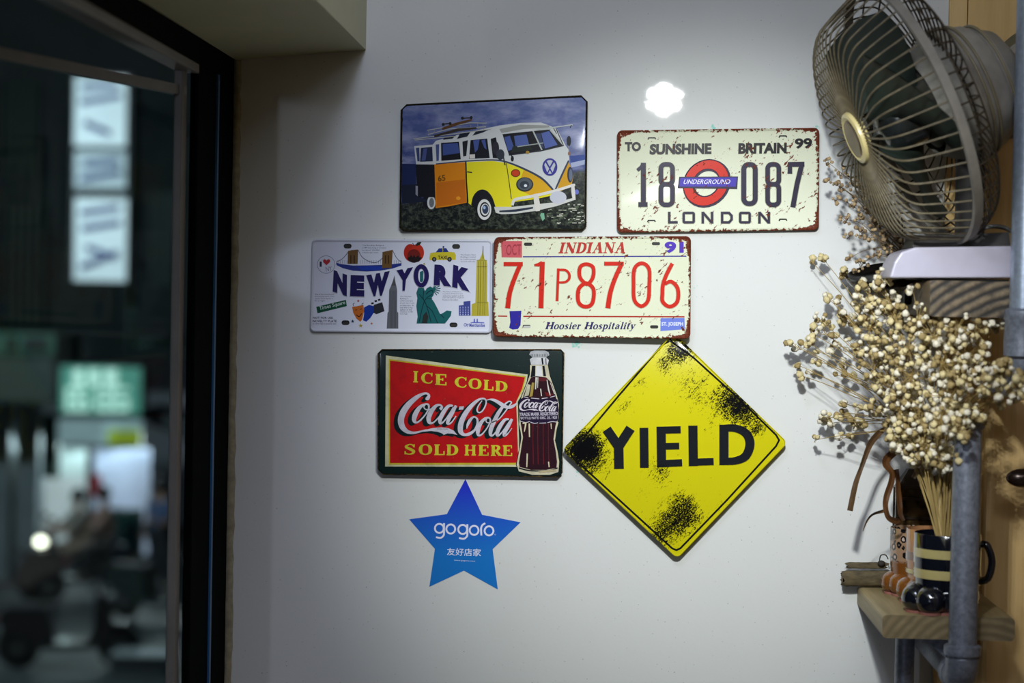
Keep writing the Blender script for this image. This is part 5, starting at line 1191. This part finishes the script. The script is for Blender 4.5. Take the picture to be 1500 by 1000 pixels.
g = G(); g.lathe([(r*PXM, h*PXM) for r, h in ((44, -8), (44, 30), (40, 42), (26, 50), (0, 53))], FC, AX, 36, cap=False); autosmooth(g.go('hub', P('dark_hub', (34, 38, 38), .25, coat=.5), ro), 45)
# motor housing, behind
g = G(); g.lathe([(r*PXM, h*PXM) for r, h in ((70, -20), (98, -56), (106, -62), (106, -72), (100, -78), (97, -90), (92, -112), (84, -122), (84, -130), (78, -134), (70, -150), (48, -162), (0, -166))], FC, AX, 48, cap=False); autosmooth(g.go('motor_housing', M_house, fan), 35)
for h, r in ((-82, 101), (-92, 99), (-125, 87)):
    g = G(); g.tube([fp(h, r, 2*PI*i/60) for i in range(60)], .0022, 6, closed=True); g.go('housing_rib', P('rib_plastic', (128, 118, 92), .5), fan, True)
g = G(); g.lathe([(r*PXM, h*PXM) for r, h in ((56, -40), (60, -22), (40, -10), (18, 0), (10, 12))], FC, AX, 32, cap=False); autosmooth(g.go('motor_nose', P('dusty_metal', (104, 102, 92), .35, .6), fan), 45)
# neck, base
bdep = .27
neck_top = fp(-105, 60, 0); nb = Vector((U(1420, 345, .21).x, -.21, zu+.05))
g = G(); g.tube([Vector(p) for p in spline([tuple(nb-Vector((0, 0, .012))), tuple(nb+Vector((0, 0, .03))), tuple(FC-AX*(100*PXM)+Vector((0, 0, -.07))), tuple(FC-AX*(105*PXM))], 5)], .021, 20); autosmooth(g.go('neck', P('dark_neck_plastic', (44, 42, 40), .45), fan), 60)
bdep = .27; q = [U(1303, 407, bdep), U(1310, 384, bdep), U(1320, 369, bdep), U(1341, 362, bdep), U(1484, 360, bdep), U(1484, 407, bdep)]
g = G(); g.prism(q, (0, .12, 0)); bo = g.go('base', P('pale_lilac_plastic', (182, 178, 194), .35, var=.05), fan)
md = bo.modifiers.new('b', 'BEVEL'); md.width = .003; md.segments = 3
zb0 = q[0].z
g = G(); g.box((U(1345, 400, .26).x, -.26, zu+.0012), (U(1478, 400, .26).x, -.11, zb0+.001)); g.go('foot_pad', P('black_rubber', (14, 14, 14), .8), fan)
q2 = [U(1336, 362, .24), U(1342, 346, .24), U(1478, 340, .24), U(1480, 362, .24)]
g = G(); g.prism(q2, (0, .10, 0)); g.go('neck_shade_block', P('dark_neck_plastic', (44, 42, 40)), fan)  # dark block painting in the shadow around the neck below the fan
# second round housing behind, edge of another dusty dish
dsh = thing('round_dish', 'dusty pale round dish with ribbed rim behind the fan motor', 'dish', U(1500, 130, .10))
c2 = U(1492, 112, .12); ax2 = Vector((-.78, -.35, .52)).normalized()
g = G(); pr = [(0, .004), (30, .012), (52, .016), (66, .010), (74, .016), (80, .010), (86, .012), (86, .004), (60, -.004), (0, -.012)]
g.lathe([(r*PXM, h) for r, h in pr], c2, ax2, 48, cap=False); autosmooth(g.go('dish_body', M_house, dsh), 40)
for r in (70, 83): g = G(); g.lathe([(r*PXM-.002, .010), (r*PXM, .018), (r*PXM+.002, .010)], c2, ax2, 48, cap=False); autosmooth(g.go('rim', P('rib_plastic', (128, 118, 92)), dsh), 60)
g = G(); g.tube([c2-ax2*.012, c2-ax2*.03+Vector((0, .03, 0)), (c2.x+.03, -.013, c2.z-.02)], .006, 10); g.go('wall_arm', M_black, dsh, True)

# grey cord coil behind the neck
g = G(); cc = U(1455, 352, .19)
for k in range(3):
    pts = [cc+Vector((math.cos(a)*(.034-.004*k), -.010*k-.25*0, math.sin(a)*(.020-.002*k)+.002*k)) for a in [PI*i/20 for i in range(-2, 23)]]
    g.tube(pts, .0028, 8)
cb = g.go('cord_coil', P('grey_cord', (120, 120, 116), .5), None, True, loc=cc-Vector((0, 0, .02))); tag(cb, 'grey power cord looped on the fan base behind the right pipe', 'cord')
# black dish lamp and rod left of the plank
dl_ = .078; cl = U(1300, 404, dl_)
lm = thing('dish_shade', 'dark glossy metal dish at the left end of the fan base', 'lamp shade', cl-Vector((0, 0, .012)))
axl = Vector((-.16, -.24, 1)).normalized(); rl_ = 62/F*3.04
g = G(); g.lathe([(0, -.010), (rl_*.6, -.011), (rl_*.92, -.006), (rl_, .003), (rl_*1.0, .006), (rl_*.95, .007), (rl_*.88, .0), (rl_*.5, -.005), (0, -.005)], cl, axl, 48, cap=False); autosmooth(g.go('dish', P('dark_chrome', (44, 40, 38), .18, .8), lm), 50)
g = G(); g.tube([cl+axl*-.006+Vector((.03, 0, 0)), (U(1319, 380, dl_).x, -dl_, U(1319, 380, dl_).z), (U(1316, 318, dl_).x, -dl_, U(1316, 318, dl_).z)], .0018, 6); g.tube([(U(1324, 385, dl_).x, -dl_, U(1324, 385, dl_).z), (U(1321, 318, dl_).x, -dl_, U(1321, 318, dl_).z)], .0012, 6); g.go('rod', M_black, lm, True)
g = G(); g.box((U(1318, 410, dl_).x, -dl_-.05, U(1318, 446, dl_).z), (xu0-.0005, -dl_-.01, zu-.012), .003); tag(g.go('shelf_bracket', M_black, None, loc=(xu0-.02, -dl_, zu-.04)), 'black bracket block at the left end of the upper shelf', 'bracket')
# spot lamp body
sl = thing('spot_lamp', 'round seven-LED ceiling spot lamp aimed at the signs', 'lamp', LAMP)
g = G(); g.lathe([(.03, -.09), (.05, -.07), (.055, .0), (.055, .006), (.050, .002), (0, .0)], LAMP, _ax, 32, cap=False); autosmooth(g.go('housing', P('lamp_silver', (150, 150, 150), .3, .8), sl), 40)
g = G(); g.tube([LAMP-_ax*.07, LAMP-_ax*.07+Vector((0, 0, .1)), (LAMP.x, LAMP.y, 2.6)], .008, 10); g.go('stem', M_black, sl, True)
#STREET
exec_street = True
# ------------------------------------------------------------------ the street outside, seen through the open window
ZG = -3.3
def SP(px, py, D): return U(px, py, 3.2-D)      # D metres ahead of the camera
def sbox(px0, py0, px1, py1, D, dep, bev=0, g=None):
    a = SP(px0, py0, D); b = SP(px1, py1, D); g = g or G(); g.box((a.x, a.y, b.z), (b.x, a.y+dep, a.z), bev); return g
g = G(); g.box((-30, 14, ZG-.2), (4, 60, ZG)); struct('ground', g, P('asphalt', (62, 68, 68), .5, var=.3, scale=3))
M_bld = P('dark_render', (44, 54, 52), .8, var=.3, scale=1.2); M_col = P('pillar_render', (126, 134, 138), .8, var=.15, scale=2)
bd = thing('building', 'dark apartment front across the street above the shop', 'building', (SP(120, 600, 38).x, SP(0, 0, 38).y, ZG))
g = sbox(-260, -500, 330, 530, 38, 4); g.go('upper_wall', M_bld, bd)
g = G(); a = SP(-260, 520, 38); b = SP(330, 520, 38); g.box((a.x, a.y+3, ZG), (b.x, a.y+4, a.z)); g.go('shop_back_wall', P('shop_wall', (176, 180, 186), .7), bd)
for px0, px1 in ((-40, 15), (26, 56)): g = G(); a = SP(px0, 595, 33); b = SP(px1, 595, 33); g.box((a.x, a.y, ZG), (b.x, a.y+.4, a.z+.3)); g.go('pillar', M_col, bd)
for i, (x0, y0, x1, y1) in enumerate(((0, 300, 70, 480), (0, 120, 60, 260), (215, 280, 258, 420))):
    g = sbox(x0, y0, x1, y1, 37.95, .1); w__ = g.go('window', P('dark_window_glass', (22, 36, 36), .15), bd)
    for k in range(1, 6): g = sbox(x0+(x1-x0)*k/6-1, y0, x0+(x1-x0)*k/6+1, y1, 37.85, .06); g.go('bar', P('green_bars', (44, 70, 60), .5), w__)
# balcony box sign, left
bs = thing('balcony', 'grey-green balcony box over the pavement at the left edge', 'balcony', SP(20, 590, 31))
sbox(-60, 486, 80, 592, 31, 1.6, .05).go('box', P('balcony_paint', (70, 84, 78), .7), bs); sbox(-60, 486, 80, 520, 30.9, .08).go('band', P('green_band', (66, 112, 92), .6), bs)
for x in (8, 34, 52): sbox(x, 494, x+14, 512, 30.8, .08).go('panel', P('dark_glyph', (26, 36, 34), .6), bs)
# tall lit sign
vsn = thing('vertical_sign', 'tall white light-box sign fixed to a post across the street', 'sign', SP(147, 415, 30))
sbox(106, 108, 188, 416, 30, .35).go('case', P('sign_case', (30, 34, 36), .6), vsn)
for y0, y1, st_ in ((112, 214, .58), (222, 276, .07), (290, 412, .62)): sbox(110, y0, 184, y1, 29.95, .04).go('light_panel', E('lit_white_%d' % y0, (206, 220, 226), st_), vsn)
g = G()
for p_ in ([(120, 128), (172, 124)], [(118, 150), (176, 140)], [(124, 180), (160, 196)], [(122, 240), (172, 236)], [(118, 262), (176, 252)], [(118, 312), (174, 304)], [(120, 335), (176, 326)], [(126, 362), (170, 378)], [(118, 392), (172, 370)]):
    g.tube([SP(x, y, 29.9) for x, y in p_], .045, 6)
g.go('character_stroke', P('blue_glyph', (60, 78, 150), .5), vsn)
pl = vsn
g = G(); a = SP(193, 515, 30.9); b = SP(193, 130, 30.9); g.tube([a, (a.x, a.y, b.z)], .06, 12)
for q in (a.z+.1, b.z-.3): g.tube([(a.x, a.y, q), (a.x, SP(0, 0, 38).y, q)], .05, 8); g.go('post', P('post_paint', (96, 130, 118), .5), pl, True)
for y in (150, 380): sbox(184, y, 194, y+8, 30.2, .8).go('clamp', P('sign_case', (30, 34, 36)), vsn)
# green shop sign
gs = thing('shop_sign', 'lit green shop sign with white characters above the bright shop', 'sign', SP(146, 610, 30.5))
sbox(86, 533, 208, 610, 30.5, .3).go('sign_case', P('sign_case', (30, 34, 36)), gs); sbox(89, 536, 205, 607, 30.4, .08).go('green_panel', E('lit_green', (96, 164, 146), .36), gs)
g = G()
for x0, x1, y0, y1 in ((108, 122, 543, 562), (130, 146, 543, 562), (154, 172, 543, 562), (97, 130, 570, 600), (142, 188, 570, 600)):
    xm = (x0+x1)/2; ym = (y0+y1)/2
    for q_ in ([(x0, y0), (x1, y0)], [(x0, ym), (x1, ym)], [(x0, y1), (x1, y1)], [(xm, y0), (xm, y1)], [(x0+2, y0), (x0+2, y1)], [(x1-2, ym), (x1-2, y1)]): g.tube([SP(x, y, 30.36) for x, y in q_], .03, 6)
g.go('character', E('lit_glyph', (200, 232, 222), .9), gs)
# shop front; interior brightness is put into the wall panels as emission
sh = thing('shop', 'bright open shop front beneath the green sign', 'shop', Vector((SP(140, 800, 33).x, SP(0, 0, 33).y, ZG)))
sbox(84, 614, 206, 652, 33, .1).go('fascia', E('lit_fascia', (168, 196, 204), .55), sh); sbox(158, 630, 206, 652, 32.9, .05).go('yellow_banner', E('lit_yellow', (170, 196, 60), .55), sh)
sbox(84, 655, 126, 698, 33.6, .1).go('wall_panel', E('lit_wall_warm', (190, 206, 206), .6), sh); sbox(58, 698, 128, 812, 33.6, .1).go('wall_panel', E('lit_wall_pink', (196, 200, 202), .55), sh)
sbox(134, 657, 216, 812, 33.7, .1).go('wall_panel', E('lit_wall_blue', (180, 190, 214), .62), sh); sbox(127, 655, 134, 850, 32.9, .1).go('door_post', P('sign_case', (30, 34, 36)), sh)
sbox(62, 606, 84, 700, 33, .15).go('barred_window', P('green_bars', (44, 70, 60)), sh); sbox(133, 694, 148, 728, 32.8, .04).go('red_banner', P('red_cloth', (214, 70, 80), .6), sh)
a = SP(58, 812, 33.5); b = SP(260, 812, 33.5); g = G(); g.box((a.x, a.y+.0, ZG), (b.x, a.y+.3, a.z)); g.go('low_counter', P('counter_grey', (66, 72, 74), .6), sh)
aw = thing('awning', 'dark sloping awning right of the green sign', 'awning', SP(240, 640, 31))
g = G(); g.prism([SP(205, 598, 31), SP(300, 618, 31), SP(300, 660, 31), SP(206, 614, 31)], (0, 1.5, 0)); g.go('canopy', P('awning_cloth', (52, 60, 62), .7), aw)
# green crates
cr0 = None; cxp = SP(181, 780, 32.6); M_cr = P('green_crate', (22, 66, 56), .5)
zc = SP(181, 848, 32.6).z; hcr = .155
for c_i, (cx_px, cnt) in enumerate(((181, 7), )):
    for k in range(cnt):
        c = Vector((cxp.x, cxp.y, zc+k*(hcr+.004))); r = thing('crate', 'dark green plastic crate in the stack by the shop', 'crate', c, 'green crates stacked by the shop')
        r['label'] = ['bottom', 'second lowest', 'third lowest', 'middle', 'third highest', 'second highest', 'topmost'][k]+' dark green crate of the stack by the shop door'
        g = G(); w2 = .27; dd3 = .2; t3 = .015
        for a0, b0 in (((-w2, -dd3, 0), (w2, -dd3+t3, hcr)), ((-w2, dd3-t3, 0), (w2, dd3, hcr)), ((-w2, -dd3, 0), (-w2+t3, dd3, hcr)), ((w2-t3, -dd3, 0), (w2, dd3, hcr)), ((-w2, -dd3, 0), (w2, dd3, t3))): g.box(c+Vector(a0), c+Vector(b0))
        g.go('crate_wall', M_cr, r); g = G(); g.box(c+Vector((-w2-.015, -dd3-.015, hcr-.03)), c+Vector((w2+.015, -dd3, hcr))); g.go('rim', P('crate_rim', (40, 92, 78), .5), r)
st0 = thing('pallet', 'low dark platform under the green crates', 'platform', Vector((cxp.x, cxp.y, ZG)))
g = G(); g.box((cxp.x-.35, cxp.y-.28, ZG), (cxp.x+.35, cxp.y+.28, zc-.001), .01); g.go('deck', P('sign_case', (30, 34, 36)), st0)
# people and scooters
def skin(name, chain, radii, mat, parent, lev=2):
    """chain: list of (point, parent index)"""
    base = root_loc(parent); me = bpy.data.meshes.new(name)
    me.from_pydata([tuple(Vector(p)-base) for p, _ in chain], [(i, q) for i, (p, q) in enumerate(chain) if q is not None and q >= 0], [])
    o = bpy.data.objects.new(name, me); COL.objects.link(o); o.parent = parent; me.materials.append(mat)
    o.modifiers.new('skin', 'SKIN'); sv = me.skin_vertices[0].data
    for i, r in enumerate(radii): sv[i].radius = (r, r)
    sv[0].use_root = True
    m = o.modifiers.new('sub', 'SUBSURF'); m.levels = lev; m.render_levels = lev
    return o
M_skin = P('skin', (180, 140, 116), .5); M_hair = P('dark_hair', (20, 18, 18), .6)
def person(label, feet, pose, shirt, trousers, yaw=0, helmet=None, scale=1.0):
    R = Matrix.Rotation(yaw, 3, 'Z'); root = thing('person', label, 'person', feet)
    T = lambda p: feet+R @ (Vector(p)*scale)
    j = pose
    names = ['pelvis', 'waist', 'chest', 'neck', 'head', 'crown']
    ch = [(T(j['pelvis']), None), (T(j['waist']), 0), (T(j['chest']), 1), (T(j['neck']), 2), (T(j['head']), 3), (T(j['crown']), 4)]
    rd = [.15, .13, .15, .055, .088, .08]
    for s in ('l', 'r'):
        b = len(ch); ch += [(T(j['sh_'+s]), 2), (T(j['el_'+s]), b), (T(j['wr_'+s]), b+1), (T(j['ha_'+s]), b+2)]; rd += [.07, .05, .036, .03]
    for s in ('l', 'r'):
        b = len(ch); ch += [(T(j['hip_'+s]), 0), (T(j['kn_'+s]), b), (T(j['an_'+s]), b+1), (T(j['to_'+s]), b+2)]; rd += [.095, .07, .045, .035]
    skin('body', ch, [r*scale for r in rd], M_skin, root)
    s1 = [ch[0], (ch[1][0], 0), (ch[2][0], 1)]; r1 = [.165, .15, .175]
    for k in (6, 10): b = len(s1); s1 += [(ch[k][0], 2), (ch[k+1][0], b)]; r1 += [.085, .066]
    skin('shirt', s1, [r*scale for r in r1], shirt, root)
    s2 = [ch[0]]; r2_ = [.17]
    for k in (14, 18): b = len(s2); s2 += [(ch[k][0], 0), (ch[k+1][0], b), (ch[k+2][0], b+1)]; r2_ += [.115, .088, .062]
    skin('trousers', s2, [r*scale for r in r2_], trousers, root)
    g = G(); hd = T(j['head']).lerp(T(j['crown']), .6)
    g.ball(hd+R @ Vector((0, .012, .02)), .118*scale, (.95, 1.05, 1.0), sub=3)
    g.go('helmet' if helmet else 'hair', helmet or M_hair, root, True)
    fr0 = R @ Vector((0, -1, 0)); hp = T(j['head'])
    g = G()
    for sx_ in (-.034, .034): g.ball(hp+R @ Vector((sx_, -.085, .02)), .011, sub=1)
    g.go('eye', M_hair, root, True)
    g = G(); g.ball(hp+R @ Vector((0, -.105, -.012)), .016, (.8, 1, 1.4), sub=2); g.go('nose', M_skin, root, True)
    g = G(); g.ball(hp+R @ Vector((0, -.088, -.05)), .02, (1.3, .4, .3), sub=2); g.go('mouth', P('lips', (140, 80, 72), .5), root, True)
    for s in ('l', 'r'):
        g = G(); h_ = T(j['ha_'+s]); w = T(j['wr_'+s]); dr_ = (h_-w).normalized(); sd = dr_.orthogonal().normalized()
        for k in range(4): g.tube([h_+sd*(k-1.5)*.018, h_+sd*(k-1.5)*.019+dr_*.035, h_+sd*(k-1.5)*.018+dr_*(.055+.006*(k in (1, 2)))-Vector((0, 0, .015))], [.009, .0085, .007], 6)
        g.tube([w.lerp(h_, .6)+sd*.02, h_+sd*.045+dr_*.01, h_+sd*.045+dr_*.03], [.010, .009, .007], 6); g.go('finger', M_skin, root, True)
    for s in ('l', 'r'):
        g = G(); a_ = T(j['an_'+s]); b_ = T(j['to_'+s]); g.tube([a_-(b_-a_).normalized()*.04-Vector((0, 0, .03)), a_.lerp(b_, .5)-Vector((0, 0, .01)), b_], [.045, .05, .035], 10); g.go('shoe', P('dark_shoe', (40, 38, 38), .6), root, True)
    return root
def seated(h=0.0, reach=.45):
    return dict(pelvis=(0, 0, .82), waist=(0, -.03, 1.0), chest=(0, -.06, 1.2), neck=(0, -.07, 1.38), head=(0, -.09, 1.5), crown=(0, -.08, 1.6),
        sh_l=(-.19, -.06, 1.28), el_l=(-.27, -.26, 1.08), wr_l=(-.27, -reach, 1.06), ha_l=(-.27, -reach-.06, 1.06), sh_r=(.19, -.06, 1.28), el_r=(.27, -.26, 1.08), wr_r=(.27, -reach, 1.06), ha_r=(.27, -reach-.06, 1.06),
        hip_l=(-.12, -.03, .82), kn_l=(-.20, -.42, .72), an_l=(-.18, -.38, .33), to_l=(-.18, -.52, .29), hip_r=(.12, -.03, .82), kn_r=(.20, -.42, .72), an_r=(.18, -.38, .33), to_r=(.18, -.52, .29))
stand = dict(pelvis=(0, 0, .95), waist=(0, 0, 1.1), chest=(0, .0, 1.3), neck=(0, 0, 1.48), head=(0, -.02, 1.58), crown=(0, -.01, 1.68),
        sh_l=(-.19, 0, 1.4), el_l=(-.25, .02, 1.13), wr_l=(-.24, -.1, .92), ha_l=(-.24, -.13, .85), sh_r=(.19, 0, 1.4), el_r=(.25, .02, 1.13), wr_r=(.2, -.2, 1.08), ha_r=(.16, -.26, 1.12),
        hip_l=(-.1, 0, .92), kn_l=(-.12, -.02, .5), an_l=(-.12, .02, .09), to_l=(-.13, -.13, .04), hip_r=(.1, 0, .92), kn_r=(.12, -.03, .5), an_r=(.12, .02, .09), to_r=(.13, -.13, .04))
M_sc = P('scooter_black', (22, 26, 28), .25, coat=.8); M_tyre = P('tyre', (14, 14, 14), .8)
def scooter(label, at_, yaw, paint, lit=True, group='scooters in the street'):
    R = Matrix.Rotation(yaw, 3, 'Z'); root = thing('scooter', label, 'scooter', at_, group); T = lambda x, y, z: at_+R @ Vector((x, y, z)); axx = R @ Vector((1, 0, 0))
    for y in (-.62, .62):
        g = G(); g.lathe([(.13, -.05), (.24, -.055), (.27, 0), (.24, .055), (.13, .05)], T(0, y, .272), axx, 28, cap=False); w = g.go('wheel', M_tyre, root, True)
        g = G(); g.lathe([(.02, -.06), (.13, -.04), (.14, .0), (.13, .04), (.02, .06)], T(0, y, .272), axx, 20); g.go('rim', P('rim_metal', (140, 140, 140), .3, .8), w, True)
    g = G(); side = [(-.55, .42), (-.5, .62), (-.42, .95), (-.36, .98), (-.30, .5), (-.22, .34), (.15, .34), (.2, .62), (.3, .74), (.72, .74), (.86, .66), (.8, .5), (.55, .42), (.4, .28), (-.3, .26), (-.45, .36)]
    n_ = len(side); v = [T(-.17, y, z) for y, z in side]+[T(.17, y, z) for y, z in side]
    tri = [list(t) for t in tessellate_polygon([[Vector((y, z, 0)) for y, z in side]])]
    g.add(v, tri+[[i+n_ for i in t[::-1]] for t in tri]+[[i, (i+1) % n_, (i+1) % n_+n_, i+n_] for i in range(n_)]); o = g.go('body', paint, root)
    md = o.modifiers.new('b', 'BEVEL'); md.width = .03; md.segments = 2
    g = G(); g.box((-.15, -.02, 0), (.15, .62, .07), .03); g.v = [T(p.x, p.y+.18, p.z+.735) for p in g.v]; g.go('seat', P('seat_vinyl', (26, 26, 28), .6), root, True)
    g = G(); g.tube([T(-.34, -.28, 1.05), T(-.18, -.36, 1.03), T(0, -.40, 1.0), T(.18, -.36, 1.03), T(.34, -.28, 1.05)], .018, 8); g.tube([T(0, -.40, 1.0), T(0, -.5, .6), T(0, -.62, .28)], .03, 10); g.go('handlebar', M_black, root, True)
    for s in (-1, 1):
        g = G(); g.tube([T(s*.2, -.37, 1.04), T(s*.27, -.40, 1.2)], .007, 6); g.ball(T(s*.28, -.40, 1.24), .06, (1, .3, .7), sub=2); g.go('mirror', M_black, root, True)
    g = G(); g.box((-.12, -.74, .40), (.12, -.5, .46), .02); g.v = [T(p.x, p.y, p.z+.13) for p in g.v]; g.go('mudguard', paint, root, True)
    g = G(); g.ball(T(0, -.52, .88), .085, (1, .6, .85), sub=3); g.go('headlight', E('headlight_on', (255, 246, 224), 6.0) if lit else P('lamp_lens', (150, 150, 150), .2), root, True)
    g = G(); g.ball(T(0, .86, .62), .06, (1.3, .5, .6), sub=2); g.go('tail_light', P('red_lens', (190, 40, 30), .3), root, True)
    g = G(); g.box((-.11, .85, .40), (.11, .87, .52)); g.v = [T(p.x, p.y, p.z) for p in g.v]; g.go('number_plate', P('plate_white', (190, 192, 194), .5), root)
    return root, T
s_at = SP(108, 890, 31.2); s_at.z = ZG; yaw_s = -math.radians(62)
sc1, T1 = scooter('black scooter with headlight on, carrying two riders towards the left', s_at, yaw_s, M_sc)
Rz = Matrix.Rotation(yaw_s, 3, 'Z')
person('rider in a grey shirt and dark helmet steering the lit scooter', s_at+Rz @ Vector((0, .12, 0)), seated(), P('grey_shirt', (160, 154, 144), .8), P('tan_trousers', (160, 140, 124), .8), yaw_s, P('helmet_dark', (34, 34, 36), .3))
person('passenger in a brown top and dark helmet sitting behind the rider', s_at+Rz @ Vector((0, .52, .02)), seated(reach=.36), P('brown_shirt', (168, 132, 118), .8), P('dark_trousers', (48, 50, 54), .8), yaw_s, P('helmet_dark', (34, 34, 36)))
pa = SP(234, 850, 32.2); pa.z = ZG
person('person in a pale blue shirt standing by the shop at the right', pa, stand, P('blue_shirt', (96, 112, 150), .8), P('dark_trousers', (48, 50, 54)), -.5)
a = SP(236, 905, 29.2); a.z = ZG; scooter('dark parked scooter with a pale rear panel near the window post', a, math.radians(70), P('dark_green_paint', (36, 48, 46), .3, coat=.6), False)
a = SP(8, 880, 30.5); a.z = ZG; scooter('parked scooter half cut by the left edge of the picture', a, math.radians(-80), P('brown_paint', (84, 70, 66), .3, coat=.6), False)
a = SP(100, 1010, 25.5); a.z = ZG; scooter('nearest parked scooter with red tail light, low in the window', a, math.radians(100), P('dark_maroon_paint', (34, 26, 30), .3, coat=.6), False)
bx = SP(204, 1000, 25.0); g = G(); r_ = thing('storage_box', 'white box near the nearest parked scooter, bottom of the window', 'box', Vector((bx.x, bx.y, ZG)))
zt_ = SP(200, 966, 25.0).z; g.box((SP(160, 1000, 25).x, bx.y-.0, ZG), (SP(246, 1000, 25).x, bx.y+.5, zt_), .03); g.go('body', P('box_white', (120, 126, 128), .5), r_); g = G(); g.box((SP(158, 1000, 25).x, bx.y-.02, zt_), (SP(248, 1000, 25).x, bx.y+.52, zt_+.06), .02); g.go('lid', P('box_lid', (150, 156, 158), .5), r_)
# street lighting: shop ceiling lamps and one added fill light for the street, out of view
light('shop_light', 'AREA', SP(140, 640, 33.3)+Vector((0, .2, -.1)), SP(130, 860, 31.5), 60, (.85, .95, 1.0), shape='RECTANGLE', size=3, size_y=.4)
light('street_fill_light', 'POINT', SP(-250, 150, 24), None, 1100, (.75, .9, 1.0), shadow_soft_size=.2)
for OP, lab_ in ((OUT, 'oval street lamp outside, the one nearer the shop front'), (OUT_FILL, 'added oval fill lamp outside for the left wall, farther into the street')):  # the second body is built around the added wall fill
    ob_ = thing('outdoor_light_box', lab_, 'lamp', (OP.x, OP.y-.08, ZG), 'street lamps behind the camera')
    g = G(); g.box((OP.x-.2, OP.y-.16, OP.z-.2), (OP.x+.2, OP.y-.012, OP.z+.2), .03); g.go('housing', P('lamp_silver', (150, 150, 150)), ob_)
    g = G(); g.tube([(OP.x, OP.y-.08, ZG), (OP.x, OP.y-.08, OP.z-.19)], .04, 12); g.go('post', P('post_paint', (96, 130, 118)), ob_, True)
